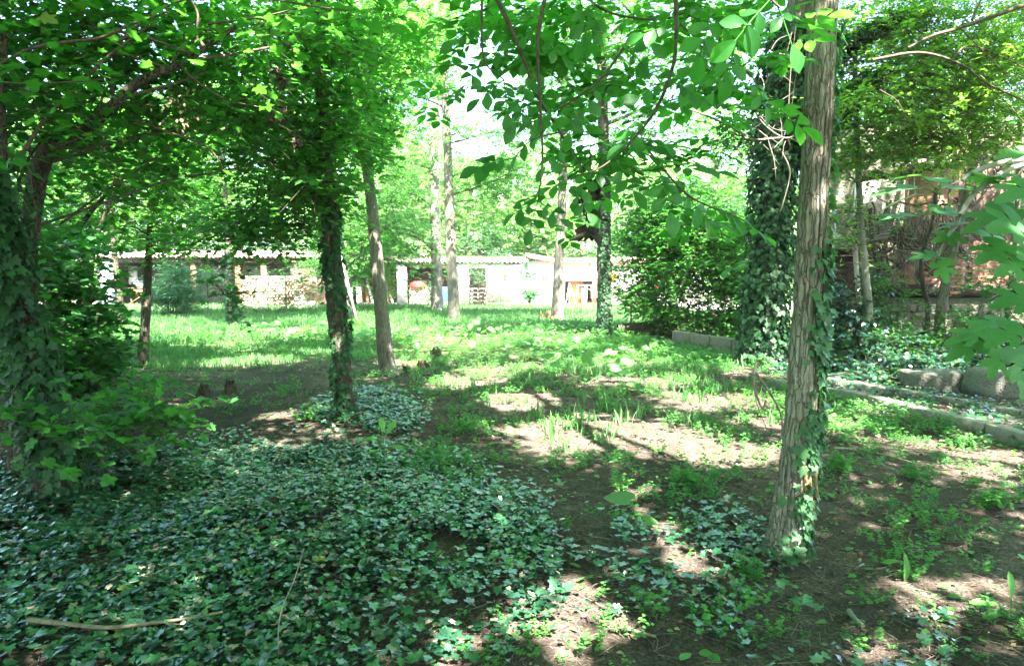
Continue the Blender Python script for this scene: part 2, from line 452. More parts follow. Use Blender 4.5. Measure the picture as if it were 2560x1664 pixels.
def leaf_mesh(name, tpl, mat, smooth=True):
    me = bpy.data.meshes.new(name)
    me.from_pydata([tuple(v) for v in tpl[0]], [], [tuple(int(i) for i in f) for f in tpl[1]])
    me.materials.append(mat)
    if smooth: me.polygons.foreach_set("use_smooth", np.ones(len(me.polygons), bool))
    return me
def leaf_obj(name, me, parent, p, t, n, s):
    o = bpy.data.objects.new(name, me)
    COL.objects.link(o)
    n = n / np.linalg.norm(n); t = t - (t @ n) * n; t = t / (np.linalg.norm(t) + 1e-9)
    sd = np.cross(t, n)
    q = np.asarray(p) - np.array(parent['_o'])
    R = np.stack([sd, t, n], 1) * s
    o.parent = parent
    o.matrix_basis = Matrix([[*R[0], q[0]], [*R[1], q[1]], [*R[2], q[2]], [0, 0, 0, 1]])
    return o

# ------------------------------------------------------------------ where the sun comes through the canopy
# (px, py, half width, half height) of the sunlit places on the ground of the photograph
LITP = [(1475, 1075, 210, 44), (1700, 1120, 130, 34), (1290, 1000, 90, 20), (1180, 948, 80, 14), (1740, 1000, 80, 22), (1620, 955, 120, 12),
        (1870, 1140, 60, 22), (1690, 1390, 26, 34), (1650, 1310, 26, 26), (1575, 1235, 34, 26), (1450, 1465, 36, 34), (1150, 1615, 75, 34),
        (1420, 1600, 60, 50), (1530, 1560, 34, 40), (2290, 1112, 120, 14), (2500, 1135, 75, 14), (2440, 1470, 60, 18), (2290, 1460, 26, 18),
        (2330, 1520, 40, 14), (2180, 1615, 60, 26), (665, 1108, 30, 15), (1130, 960, 60, 14), (700, 1040, 46, 9), (1900, 1000, 60, 20),
        (2000, 1065, 140, 20), (2230, 1030, 110, 12), (2250, 930, 90, 22), (2120, 960, 90, 14), (1330, 1560, 50, 40), (2440, 1175, 70, 14),
        (1790, 1430, 26, 22), (1250, 925, 120, 9), (1000, 905, 60, 9), (620, 905, 110, 9), (1560, 905, 100, 9), (500, 870, 120, 10), (760, 850, 100, 9),
        (1960, 1360, 18, 22), (2480, 1060, 60, 10), (1900, 930, 90, 12), (420, 850, 60, 9), (2560, 1290, 30, 14), (1250, 1340, 26, 18), (1000, 1330, 0, 0)]
LIT = []
for a_, b_, w_, h_ in LITP:
    g = G(a_, b_)
    if w_: LIT.append((g[0], g[1], PX(w_, g[1]), h_ * g[1] ** 2 / (CAM_H * FPX)))
LIT = np.array(LIT)
def litness(x, y):
    """how much sun should reach ground point x, y (0..1)"""
    L = np.zeros(len(x))
    for cx, cyy, rx, ry in LIT:
        wob = 1 + 0.25 * np.sin(5 * np.arctan2(y - cyy, x - cx) + cx * 3)
        d = ((x - cx) / (rx + .08)) ** 2 + ((y - cyy) / (ry + .08)) ** 2
        L = np.maximum(L, np.clip(2.0 - d * wob * 1.25, 0, 1))
    n = np.sin(x * 2.3 + 1.7 * np.sin(y * 1.9)) * np.sin(y * 2.9 + 1.3 * np.sin(x * 1.3 + 1)) + 0.5 * np.sin(5.1 * x + 2 * y) * np.sin(4.3 * y - 1.1 * x)
    far = np.clip((y - 10.5) / 6, 0, 1)
    L = np.maximum(L, np.clip((n - 1.05 + 1.35 * far) * 2.2, 0, 1))
    L = np.maximum(L, np.clip((y - 24) / 4, 0, 1))
    side = np.clip((-x - 7) / 2, 0, 1)
    return L * (1 - 0.6 * side * (y < 24))
def sunkeep(P, strength=1.0, zmin=1.2):
    """mask of leaves that stay; leaves over the sunlit places are missing from the canopy"""
    z = P[:, 2]
    gx = P[:, 0] - SUN[0] / SUN[2] * z; gy = P[:, 1] - SUN[1] / SUN[2] * z
    L = litness(gx, gy) * strength
    return (RNG.uniform(0, 1, len(P)) > L) | (z < zmin)

# ------------------------------------------------------------------ sprays of foliage
def spray(c, r, n, per=7, seg=0.09, droop=0.25, flat=0.35, rng=RNG, clump=True):
    c = np.asarray(c, float); r = np.asarray(r, float) * np.ones(3)
    nt = max(2, n // per)
    u = rng.normal(0, 1, (nt, 3)); u /= np.linalg.norm(u, axis=1)[:, None]
    rad = rng.uniform(0, 1, nt) ** (1 / 2.4)
    if clump:
        k = max(4, nt // 7)
        cu = rng.normal(0, 1, (k, 3)); cu /= np.linalg.norm(cu, axis=1)[:, None]
        cc = cu * (rng.uniform(0, 1, k) ** (1 / 2.4))[:, None] * 0.9
        o = cc[rng.integers(0, k, nt)] + u * 0.30 * rad[:, None] * np.array([1, 1, 0.45])
    else:
        o = u * rad[:, None]
    o = c + o * r
    d = u * np.array([1, 1, 0.35]) + rng.normal(0, 0.35, (nt, 3)); d /= np.linalg.norm(d, axis=1)[:, None]
    t = (np.arange(per) + 0.5) * seg
    tw = rng.uniform(0.6, 1.3, nt)[:, None]
    tt = t[None] * tw
    P = o[:, None] + d[:, None] * tt[..., None]
    P[..., 2] -= droop * tt ** 2 / (per * seg) * 1.2
    side = np.cross(d, [0, 0, 1.0]); side /= np.linalg.norm(side, axis=1)[:, None] + 1e-6
    alt = np.where(np.arange(per) % 2 == 0, 1.0, -1.0)
    tip = d[:, None] * 0.7 + side[:, None] * alt[None, :, None] * 0.85 + rng.normal(0, 0.25, P.shape)
    tip[..., 2] -= droop + 0.15
    nn = rng.normal(0, flat, P.shape) + np.array([0, 0, 1.0])
    P, tip, nn = P.reshape(-1, 3), tip.reshape(-1, 3), nn.reshape(-1, 3)
    nn /= np.linalg.norm(nn, axis=1)[:, None]; tip /= np.linalg.norm(tip, axis=1)[:, None]
    end = o + d * (t[-1] * tw); end[:, 2] -= droop * (t[-1] * tw[:, 0]) ** 2 / (per * seg) * 1.2
    return P, tip, nn, o, end

def twigs3(mb, A, B, r0, r1):
    """many straight three-sided twigs at once"""
    d = B - A; L = np.linalg.norm(d, axis=1)[:, None] + 1e-9; d = d / L
    u = np.cross(d, np.array([0.31, 0.77, 0.55])); u /= np.linalg.norm(u, axis=1)[:, None] + 1e-9
    w = np.cross(d, u)
    V = []
    for k in range(3):
        a = k * 2.0944
        V.append(A + (u * math.cos(a) + w * math.sin(a)) * np.broadcast_to(r0, (len(A),))[:, None])
    for k in range(3):
        a = k * 2.0944
        V.append(B + (u * math.cos(a) + w * math.sin(a)) * np.broadcast_to(r1, (len(A),))[:, None])
    V = np.stack(V, 1)
    F0 = np.array([[0, 1, 4, 3], [1, 2, 5, 4], [2, 0, 3, 5]])
    F = F0[None] + (np.arange(len(A)) * 6)[:, None, None]
    mb.add(V.reshape(-1, 3), F.reshape(-1, 4), np.repeat(RNG.uniform(0, 1, len(A)), 3))

def limb(mb, a, b, r0, r1, sag=0.0, wob=0.12, n=9, sides=6, rng=RNG):
    a = np.asarray(a, float); b = np.asarray(b, float)
    t = np.linspace(0, 1, n)[:, None]
    L = np.linalg.norm(b - a)
    ph = rng.uniform(0, 6, 4)
    P = a + (b - a) * t
    bend = np.sin(t * math.pi)
    P = P + bend * L * np.array([math.sin(ph[0]) * wob, math.cos(ph[1]) * wob, sag + 0.3 * wob * math.sin(ph[2])])
    P = P + np.sin(t * math.pi) * np.sin(t * 9 + ph[3]) * L * 0.02
    mb.tube(P, np.linspace(r0, r1, n), sides, cap=False)
    return P

def crown(tree, sprays, tpl, size, mat, twig=None, anchor=None, carve=1.0, seg=None, per=7, droop=0.25, flat=0.35, name='crown', limbs=True, limb_r=0.05, bark='bark'):
    """crown of a tree: limbs from the trunk to each spray, twigs and leaves"""
    mb = MB(); tw = MB(); lb = MB()
    for (c, r, n) in sprays:
        P, T_, Nn, o, e = spray(c, r, n, per=per, seg=seg or size * 0.75, droop=droop, flat=flat)
        k = sunkeep(P, carve) if carve else np.ones(len(P), bool)
        scatter(mb, tpl, P[k], T_[k], Nn[k], size * RNG.uniform(0.65, 1.25, k.sum()))
        if twig: twigs3(tw, o, e, twig, twig * 0.4)
        if limbs and anchor is not None:
            A = anchor(np.asarray(c, float)) if callable(anchor) else np.asarray(anchor, float)
            c0 = np.asarray(c, float)
            limb(lb, A, c0, limb_r, limb_r * 0.35, sag=0.06)
            rr = np.asarray(r, float) * np.ones(3)
            for q in range(4):
                d = RNG.normal(0, 1, 3); d /= np.linalg.norm(d); d[2] *= 0.5
                limb(lb, c0, c0 + d * rr * 0.8, limb_r * 0.35, limb_r * 0.1, n=6, sides=4)
    o1 = mb.build(name, mat, tree, kind='stuff')
    if tw.V: tw.build('twigs', M['twig'], tree, kind='stuff')
    if lb.V: lb.build('limbs', M[bark], tree, smooth=True, kind='stuff')
    return o1

def px_path(pts, Y):
    """[(px, py, width_px)] -> centre line and radii at distance Y (or a 4th value)"""
    P, R = [], []
    for q in pts:
        y = q[3] if len(q) > 3 else Y
        P.append(at(q[0], q[1], y)); R.append(PX(q[2], y) / 2)
    return np.array(P), np.array(R)

def trunk_part(tree, P, R, n=60, sides=20, seed=1, amp=0.08, ridges=9, flare=0.5, mat='bark', name='trunk'):
    Q = smooth_path(np.hstack([P, R[:, None]]), n)
    L = np.linalg.norm(np.diff(Q[:, :3], axis=0), axis=1).sum()
    mb = MB()
    mb.tube(Q[:, :3], Q[:, 3], sides, bark_noise(seed, amp, ridges, L, flare))
    mb.build(name, M[mat], tree, smooth=True)
    return Q

def ivy_sites(Q, n, rng, t0=0, t1=1, off=0.012, angle=None, spread=0.9, thick=0.0):
    """places for ivy leaves on a trunk line Q (x y z r)"""
    m = len(Q)
    t = rng.uniform(t0, t1, n) * (m - 1); i = np.clip(t.astype(int), 0, m - 2); f = (t - i)[:, None]
    C = Q[i] * (1 - f) + Q[i + 1] * f
    if angle is None:
        a = rng.uniform(0, 2 * math.pi, n)
    else:
        a = angle(t / (m - 1)) + rng.normal(0, spread, n)
    # a = 0 faces the camera, positive to the right
    N0 = np.stack([np.sin(a), -np.cos(a), np.zeros(n)], 1)
    P = C[:, :3] + N0 * (C[:, 3:4] + off + rng.uniform(0, 1, n)[:, None] * thick)
    Nn = N0 + np.array([0, 0, 0.55]) + rng.normal(0, 0.28, (n, 3)); Nn /= np.linalg.norm(Nn, axis=1)[:, None]
    side = np.stack([np.cos(a), np.sin(a), np.zeros(n)], 1)
    T_ = np.array([0, 0, -0.9]) + side * rng.normal(0, 0.6, n)[:, None] + N0 * 0.25
    return P, T_, Nn

IVY_MESH = leaf_mesh('ivy_leaf', T_IVY, M['ivy_o']); IVY_DARK = leaf_mesh('ivy_leaf', T_IVY, M['ivy_d'])
def ivy_on(tree, Q, n, size, seed, singles=250, stems=2, **kw):
    rng = np.random.default_rng(seed)
    P, T_, Nn = ivy_sites(Q, n, rng, **kw)
    S = size * rng.uniform(0.55, 1.25, n)
    front = Nn[:, 1] < 0.3
    order = np.argsort(np.where(front, -S * 1.0, 1.0))
    for k in order[:min(singles, n)]:
        leaf_obj('ivy_leaf', IVY_MESH if n < 300 else IVY_DARK, tree, P[k], T_[k], Nn[k], S[k])
    rest = order[min(singles, n):]
    if len(rest):
        mb = MB(); scatter(mb, T_IVY, P[rest], T_[rest], Nn[rest], S[rest])
        mb.build('ivy_foliage', M['ivy_t' if n > 300 else 'ivy_l'], tree, kind='stuff')
    # creeping stems
    st = MB()
    for q in range(stems):
        ph = rng.uniform(0, 6); a0 = rng.uniform(.3, 1.2)
        t = np.linspace(kw.get('t0', 0), kw.get('t1', 1), 30) * (len(Q) - 1)
        i = np.clip(t.astype(int), 0, len(Q) - 1); C = Q[i]
        a = a0 + 0.35 * np.sin(t * 0.035 + ph) + .06 * np.sin(t * .3)
        Pp = C[:, :3] + np.stack([np.sin(a), -np.cos(a), 0 * a], 1) * (C[:, 3:4] * 1.0)
        st.tube(Pp, 0.004 + 0.002 * rng.uniform(), 5)
    st.build('ivy_stem', M['twig'], tree, smooth=True, kind='stuff')

# ================================================================== THE GROUND
def ground():
    ys = np.concatenate([np.linspace(-70, -4, 20), np.linspace(-3.5, 1, 16), np.arange(1.1, 16, 0.075), np.arange(16, 40, 0.5), np.linspace(41, 140, 24)])
    u = np.linspace(-1, 1, 260)
    xs = np.sinh(u * 4.6) / np.sinh(4.6) * 120
    X, Y = np.meshgrid(xs, ys)
    Z = hgt(X, Y)
    r = np.random.default_rng(3)
    Z = Z + np.where((Y > 1) & (Y < 16) & (abs(X) < 14), r.normal(0, 0.006, X.shape), 0)
    V = np.stack([X, Y, Z], -1).reshape(-1, 3)
    ny, nx = X.shape
    i = np.arange(ny - 1)[:, None] * nx; j = np.arange(nx - 1)[None]
    F = np.stack([i + j, i + j + 1, i + nx + j + 1, i + nx + j], -1).reshape(-1, 4)
    mb = MB(); mb.add(V, F)
    m, nt, ns, ls = new_mat('forest_soil')
    tc = ns.new("ShaderNodeTexCoord")
    def nz(s, d=6, r=0.6):
        n = N(ns, "ShaderNodeTexNoise", i_Scale=s, i_Detail=d, i_Roughness=r); ls.new(tc.outputs['Object'], n.inputs[0]); return n.outputs[0]
    soil = ramp(ns, ls, nz(1.3, 8, 0.7), [(0.3, (0.042, 0.031, 0.025)), (0.52, (0.088, 0.067, 0.054)), (0.75, (0.18, 0.14, 0.112))])
    grain = ramp(ns, ls, nz(55, 6, 0.75), [(0.36, gray(0.35)), (0.55, gray(1.0)), (0.72, gray(2.2))])
    soil = mixc(ns, ls, 1.0, soil, grain, 'MULTIPLY')
    vor = N(ns, "ShaderNodeTexVoronoi", i_Scale=70.0); ls.new(tc.outputs['Object'], vor.inputs[0])
    chips = ramp(ns, ls, vor.outputs['Distance'], [(0.10, gray(1)), (0.16, gray(0))])
    vm = N(ns, "ShaderNodeMath", operation='MULTIPLY'); ls.new(chips, vm.inputs[0]); ls.new(ramp(ns, ls, nz(9, 3), [(0.5, gray(0)), (0.6, gray(1))]), vm.inputs[1])
    soil = mixc(ns, ls, vm.outputs[0], soil, (0.28, 0.21, 0.15))
    green = ramp(ns, ls, nz(3.0, 6), [(0.3, (0.05, 0.10, 0.025)), (0.7, (0.11, 0.17, 0.05))])
    sp = ns.new("ShaderNodeSeparateXYZ"); ls.new(tc.outputs['Object'], sp.inputs[0])
    mr = N(ns, "ShaderNodeMapRange"); mr.inputs[1].default_value = 11; mr.inputs[2].default_value = 19
    ls.new(sp.outputs[1], mr.inputs[0])
    ad = N(ns, "ShaderNodeMath", operation='ADD'); ls.new(mr.outputs[0], ad.inputs[0]); ls.new(nz(0.8, 5), ad.inputs[1])
    f = ramp(ns, ls, ad.outputs[0], [(0.62, gray(0)), (0.95, gray(0.9))])
    col = mixc(ns, ls, f, soil, green)
    b = ns.new("ShaderNodeBsdfPrincipled"); ls.new(col, b.inputs['Base Color']); b.inputs['Roughness'].default_value = 0.95
    b.inputs['Specular IOR Level'].default_value = 0.15
    bp = N(ns, "ShaderNodeBump"); bp.inputs['Strength'].default_value = 0.9; bp.inputs['Distance'].default_value = 0.025
    am = N(ns, "ShaderNodeMath", operation='ADD'); ls.new(nz(22, 8, 0.7), am.inputs[0]); ls.new(nz(90, 3), am.inputs[1])
    ls.new(am.outputs[0], bp.inputs['Height']); ls.new(bp.outputs[0], b.inputs['Normal'])
    o = ns.new("ShaderNodeOutputMaterial"); ls.new(b.outputs[0], o.inputs[0])
    struct(mb.build('ground', m, smooth=True))
ground()

M['yard'] = surf_mat('pale_gravel', (0.42, 0.39, 0.34), (0.60, 0.57, 0.52), 12, 0.9, 0.4, 0.01)
M['concrete'] = surf_mat('old_concrete', (0.07, 0.075, 0.045), (0.22, 0.205, 0.175), 4, 0.92, 0.9, 0.015, c3=(0.15, 0.14, 0.11), fine=70)
M['blockstone'] = surf_mat('weathered_block', (0.045, 0.05, 0.035), (0.14, 0.135, 0.12), 3.5, 0.95, 1.0, 0.03, c3=(0.10, 0.095, 0.07), fine=34)
M['mossy'] = surf_mat('mossy_stone', (0.07, 0.065, 0.045), (0.17, 0.15, 0.115), 5, 0.95, 0.9, 0.02, c3=(0.09, 0.10, 0.05), fine=50)
M['white'] = surf_mat('white_render', (0.42, 0.40, 0.36), (0.80, 0.79, 0.76), 1.6, 0.9, 0.3, 0.004, fine=25)
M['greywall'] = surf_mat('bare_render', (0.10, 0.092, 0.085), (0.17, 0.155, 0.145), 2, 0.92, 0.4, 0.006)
M['brownwall'] = surf_mat('brown_block', (0.14, 0.085, 0.065), (0.23, 0.15, 0.115), 3, 0.92, 0.4, 0.006)
M['tile'] = surf_mat('clay_tile', (0.46, 0.34, 0.28), (0.66, 0.54, 0.46), 7, 0.85, 0.4, 0.006, tint=0.25)
M['timber'] = surf_mat('timber', (0.15, 0.075, 0.035), (0.28, 0.155, 0.08), 7, 0.8, 0.5, 0.006, (1, 1, 0.2), tint=0.35)
M['timber_dark'] = surf_mat('dark_timber', (0.045, 0.032, 0.024), (0.11, 0.08, 0.06), 7, 0.9, 0.6, 0.008, (0.3, 1, 1), tint=0.3)
M['timber_pale'] = surf_mat('pale_timber', (0.46, 0.40, 0.32), (0.66, 0.60, 0.50), 7, 0.8, 0.4, 0.004, (1, 1, 0.2), tint=0.2)
M['logend'] = surf_mat('firewood', (0.36, 0.24, 0.15), (0.62, 0.47, 0.33), 12, 0.85, 0.4, 0.004, tint=0.45)
M['orange'] = surf_mat('orange_board', (0.50, 0.17, 0.05), (0.62, 0.25, 0.09), 4, 0.7, 0.2, 0.003)
M['red'] = surf_mat('red_plastic', (0.55, 0.03, 0.03), (0.66, 0.05, 0.04), 4, 0.4, 0.1, 0.002)
M['blue'] = surf_mat('blue_plastic', (0.03, 0.10, 0.45), (0.05, 0.15, 0.58), 4, 0.4, 0.1, 0.002)
M['paleblue'] = surf_mat('pale_blue_paint', (0.38, 0.55, 0.72), (0.48, 0.64, 0.78), 4, 0.7, 0.2, 0.002)
M['metal'] = surf_mat('grey_metal', (0.16, 0.17, 0.18), (0.30, 0.31, 0.33), 6, 0.5, 0.3, 0.003)
M['darkmetal'] = surf_mat('dark_iron', (0.03, 0.03, 0.028), (0.07, 0.06, 0.05), 10, 0.7, 0.3, 0.003)
M['brick'] = surf_mat('red_brick', (0.24, 0.10, 0.07), (0.40, 0.19, 0.13), 9, 0.92, 0.6, 0.006, tint=0.3)
M['mortar'] = surf_mat('mortar', (0.28, 0.22, 0.18), (0.42, 0.35, 0.29), 9, 0.95, 0.5, 0.006)
M['plaster_o'] = surf_mat('orange_plaster', (0.24, 0.12, 0.075), (0.42, 0.24, 0.15), 2.2, 0.92, 0.4, 0.006)
M['plaster_p'] = surf_mat('pale_plaster', (0.50, 0.40, 0.36), (0.72, 0.62, 0.58), 3, 0.92, 0.4, 0.006)
M['petal'] = leaf_mat('red_petal', (0.6, 0.03, 0.03), (0.8, 0.07, 0.05), (0.8, 0.08, 0.05), 0.3)
M['pot'] = surf_mat('grey_plastic', (0.42, 0.42, 0.44), (0.52, 0.52, 0.54), 4, 0.6, 0.1, 0.002)

# pale yard in front of the sheds, with a low kerb
mb = MB()
mb.add([[-60, 31.2, 0.03], [60, 31.2, 0.03], [60, 43, 0.03], [-60, 43, 0.03]], [[0, 1, 2, 3]])
struct(mb.build('yard', M['yard']))
mb = MB(); x = -23.0
while x < 14:
    mb.box([x, 31.0, -0.1], [x + 1.96, 31.19, 0.16 + RNG.uniform(-.01, .01)]); x += 2.0
t = thing('yard_kerb', 'low pale kerb wall running in front of the sheds along the sunlit yard', 'kerb', (0, 31.1, 0))
mb.build('kerb_run', M['white'], t)

# ------------------------------------------------------------------ long tiled sheds at the back
def tile_mesh():
    V, F = [], []
    for e, y in enumerate((0.0, 0.52)):
        r = 0.105 - 0.02 * e
        for k in range(7):
            a = math.pi * k / 6
            V.append((-math.cos(a) * r, y, math.sin(a) * r * 0.75))
    for k in range(6): F.append((k, k + 1, k + 8, k + 7))
    n = len(V)
    for e, y in enumerate((0.0, 0.52)):       # inner face, so the tile has a thickness
        r = 0.090 - 0.02 * e
        for k in range(7):
            a = math.pi * k / 6
            V.append((-math.cos(a) * r, y, math.sin(a) * r * 0.75 - 0.004))
    for k in range(6): F.append((n + k + 1, n + k, n + k + 7, n + k + 8))
    for k in range(6): F.append((k + 1, k, n + k, n + k + 1))
    me = bpy.data.meshes.new('roof_tile'); me.from_pydata(V, [], F); me.materials.append(M['tile'])
    return me
TILE = tile_mesh()
def tile_roof(parent, x0, x1, yf, z0, rows, slope=0.25, z1=None):
    """clay tiles laid over a sloping roof board; the eave row shows its round ends"""
    d = 3.6
    z1 = z0 if z1 is None else z1
    mb = MB()
    V = [[x0, yf + .04, z0 - .06], [x1, yf + .04, z1 - .06], [x1, yf + d, z1 - .06 + d * slope], [x0, yf + d, z0 - .06 + d * slope]]
    V += [[a, b, c + 0.05] for a, b, c in V]
    mb.add(V, [[3, 2, 1, 0], [4, 5, 6, 7], [0, 1, 5, 4], [1, 2, 6, 5], [2, 3, 7, 6], [3, 0, 4, 7]])
    rf = mb.build('roof', M['timber_dark'], parent)
    n = int((x1 - x0) / 0.225)
    for r in range(rows):
        for k in range(n):
            x = x0 + (k + 0.5) * (x1 - x0) / n
            f = (x - x0) / (x1 - x0)
            o = bpy.data.objects.new('roof_tile', TILE); COL.objects.link(o); o.parent = rf
            y = yf - 0.06 + r * 0.44 + RNG.uniform(-.015, .015)
            p = np.array([x + RNG.uniform(-.008, .008), y, z0 + (z1 - z0) * f + (y - yf) * slope + RNG.uniform(0, .012)]) - np.array(rf['_o'])
            o.location = p; o.rotation_euler = (math.atan(slope), 0, RNG.uniform(-.02, .02))
    return rf
# left shed -------------------------------------------------------
YL = 33.0
lx0, lx1 = at(225, 700, YL)[0], at(795, 700, YL)[0]
zE = at(400, 641, YL)[2]
shed = thing('tiled_shed', 'open fronted grey shed with scalloped clay tile eave at the far left', 'shed', ((lx0 + lx1) / 2, YL, 0))
b = MB()
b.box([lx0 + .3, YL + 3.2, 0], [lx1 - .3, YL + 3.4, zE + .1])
b.build('back_wall', M['greywall'], shed)
b = MB().box([lx0 + .1, YL + .4, 0], [lx0 + .32, YL + 3.2, zE + .1]); b.build('side_wall', M['greywall'], shed)
xb = at(722, 700, YL)[0]; xe = at(783, 700, YL)[0]
MB().box([xb, YL + .3, 0], [xe, YL + 3.2, zE - .03]).build('brown_wall', M['brownwall'], shed)
MB().box([lx0, YL + .15, zE - .30], [xb, YL + .28, zE - .06]).build('eave_beam', M['timber_dark'], shed)
for p_ in (478, 590, 655):
    xx = at(p_, 700, YL)[0]
    MB().box([xx - .12, YL + .2, 0], [xx + .12, YL + .42, zE - .1]).build('wooden_post', M['timber'], shed)
tile_roof(shed, lx0 - .3, lx1, YL, zE - .05, 5, 0.15)
# middle shed -----------------------------------------------------
YM = 36.0
mx0, mx1 = at(783, 700, YM)[0], at(1322, 700, YM)[0]
zM0, zM1 = at(860, 656, YM)[2], at(1322, 657, YM)[2]
shed2 = thing('tiled_shed', 'long low white shed with open bays, tiled roof and wide white pillar in the middle', 'shed', ((mx0 + mx1) / 2, YM, 0))
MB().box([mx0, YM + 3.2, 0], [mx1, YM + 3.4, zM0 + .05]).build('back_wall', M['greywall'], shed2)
def wallpx(p0, p1, name='wall', mat='white', y0=YM + .1, y1=YM + .4, z0=0.0, z1=None, par=shed2):
    a = at(p0, 700, y0)[0]; c = at(p1, 700, y0)[0]
    return MB().box([a, y0, z0], [c, y1, z1 if z1 else zM0 - .04]).build(name, M[mat], par)
wallpx(790, 800)
wallpx(992, 1016, 'white_pillar')
wallpx(1016, 1140, 'lintel', 'brownwall', z0=zM0 - .27, z1=zM0 - .06, y0=YM + .12, y1=YM + .38)
wallpx(1140, 1172)
wallpx(1215, 1322)
wallpx(1172, 1215, 'lintel', 'white', z0=zM0 - .3)
wallpx(800, 992, 'lintel', 'timber_dark', z0=zM0 - .22, z1=zM0 - .05, y0=YM + .12, y1=YM + .3)
wallpx(783, 1322, 'plinth', 'concrete', y0=YM - .25, y1=YM + .08, z0=0, z1=.22)
for a_, c_ in ((1255, 1300), (1287, 1312)):
    pass
# shuttered window and door leaf with a pinkish frame
def window(par, p0, p1, py0, py1, Y, frame='brick', pane='metal'):
    a = at(p0, py1, Y); c = at(p1, py0, Y)
    f = MB()
    f.box([a[0], Y - .05, a[2]], [c[0], Y - .01, a[2] + .06]); f.box([a[0], Y - .05, c[2] - .06], [c[0], Y - .01, c[2]])
    f.box([a[0], Y - .05, a[2] + .06], [a[0] + .06, Y - .01, c[2] - .06]); f.box([c[0] - .06, Y - .05, a[2] + .06], [c[0], Y - .01, c[2] - .06])
    fo = f.build('window', M[frame], par)
    MB().box([a[0] + .06, Y - .03, a[2] + .06], [c[0] - .06, Y - .008, c[2] - .06]).build('pane', M[pane], fo)
window(shed2, 1258, 1269, 668, 700, YM + .1)
window(shed2, 1288, 1335, 668, 690, YM + .1, 'white', 'white')
tile_roof(shed2, mx0 + .0, mx1, YM, zM0, 3, 0.13, zM1)
# right white building --------------------------------------------
YR = 38.0
rx0, rx1 = at(1322, 700, YR)[0], at(1880, 700, YR)[0]
zr = at(1322, 652, YR)[2]
hs = thing('white_building', 'low white building with a red edged sloping roof behind the ivy striped trunk', 'building', ((rx0 + rx1) / 2, YR, 0))
b = MB(); b.box([rx0, YR, 0], [at(1412, 700, YR)[0], YR + .3, zr]); b.box([at(1497, 700, YR)[0], YR, 0], [rx1, YR + .3, zr])
b.box([at(1412, 700, YR)[0], YR, at(1450, 703, YR)[2]], [at(1497, 700, YR)[0], YR + .3, zr])
b.box([rx0, YR + 5, 0], [rx1, YR + 5.3, zr])
b.build('wall', M['white'], hs)
window(hs, 1356, 1369, 676, 702, YR)
window(hs, 1600, 1640, 672, 705, YR, 'brick', 'metal'); window(hs, 1700, 1730, 672, 705, YR, 'brick', 'metal')
b = MB()
a = at(1318, 640, YR); c = at(1400, 655, YR); e = at(1905, 650, YR)
for (p, q, z0_, z1_) in ((a[0], c[0], a[2], c[2]), (c[0], e[0], c[2] + .003, e[2])):
    V = [[p, YR - .25, z0_], [q, YR - .25, z1_], [q, YR + 5.5, z1_ + .25], [p, YR + 5.5, z0_ + .25]]
    V += [[s, t_, u_ + .12] for s, t_, u_ in V]
    b.add(V, [[3, 2, 1, 0], [4, 5, 6, 7], [0, 1, 5, 4], [1, 2, 6, 5], [2, 3, 7, 6], [3, 0, 4, 7]])
rf = b.build('roof', M['tile'], hs)
b = MB(); b.bar([a[0], YR - .28, a[2] - .05], [c[0], YR - .28, c[2] - .05], .05, .13); b.bar([c[0], YR - .28, c[2] - .05], [e[0], YR - .28, e[2] - .05], .05, .10)
b.build('roof_edge', M['brick'], rf)
b = MB().box([at(1412, 700, YR)[0], YR + 2.2, 0], [at(1497, 700, YR)[0], YR + 2.3, 1.6]); b.build('inner_wall', M['brownwall'], hs)

# ------------------------------------------------------------------ things kept in and before the sheds
def zg(px, Y): return at(px, 700, Y)[0]
LOG = None
def log_mesh():
    V, F = [], []
    for y in (0, 0.42):
        for k in range(7):
            a = k / 7 * 6.283; V.append((math.cos(a) * .5, y, math.sin(a) * .5))
    F = [tuple(range(7))[::-1], tuple(range(7, 14))] + [(k, (k + 1) % 7, 7 + (k + 1) % 7, 7 + k) for k in range(7)]
    me = bpy.data.meshes.new('log'); me.from_pydata(V, [], F); me.materials.append(M['logend']); return me
LOG = log_mesh()
def woodpile(label, x0, x1, Y, z0, h, dia, seed):
    r = np.random.default_rng(seed)
    t = thing('firewood_stack', label, 'firewood', ((x0 + x1) / 2, Y, z0))
    nx = int((x1 - x0) / dia); nz_ = int(h / (dia * .87))
    for j in range(nz_):
        for i in range(nx):
            s = dia * r.uniform(.72, 1.08)
            o = bpy.data.objects.new('log', LOG); COL.objects.link(o); o.parent = t
            o.location = (x0 - (x0 + x1) / 2 + (i + .5 + .5 * (j % 2)) * dia + r.normal(0, .008), r.uniform(-.07, .05), (j + .5) * dia * .87)
            o.scale = (s, 1, s * r.uniform(.8, 1.05)); o.rotation_euler = (r.normal(0, .05), r.uniform(0, 6), r.normal(0, .08))
    return t
woodpile('wide stack of split firewood behind the shrubs at the left shed', zg(600, 31.9), zg(762, 31.9), 31.9, 0.03, 1.62, .165, 4)
woodpile('small stack of round firewood in the bay beside the white pillar', zg(1020, 36.6), zg(1078, 36.6), 36.6, 0.03, .98, .14, 5)
t = thing('stone_blocks', 'heap of pale rough blocks at the right end of the wide firewood stack', 'blocks', (zg(755, 31.5), 31.5, 0))
for k in range(10):
    x = zg(738, 31.5) + (k % 4) * .24; z = .03 + (k // 4) * .22
    MB().box([x, 31.2, z], [x + .21, 31.5, z + .2], RNG.uniform(-.1, .1)).build('block', M['plaster_p'], t)

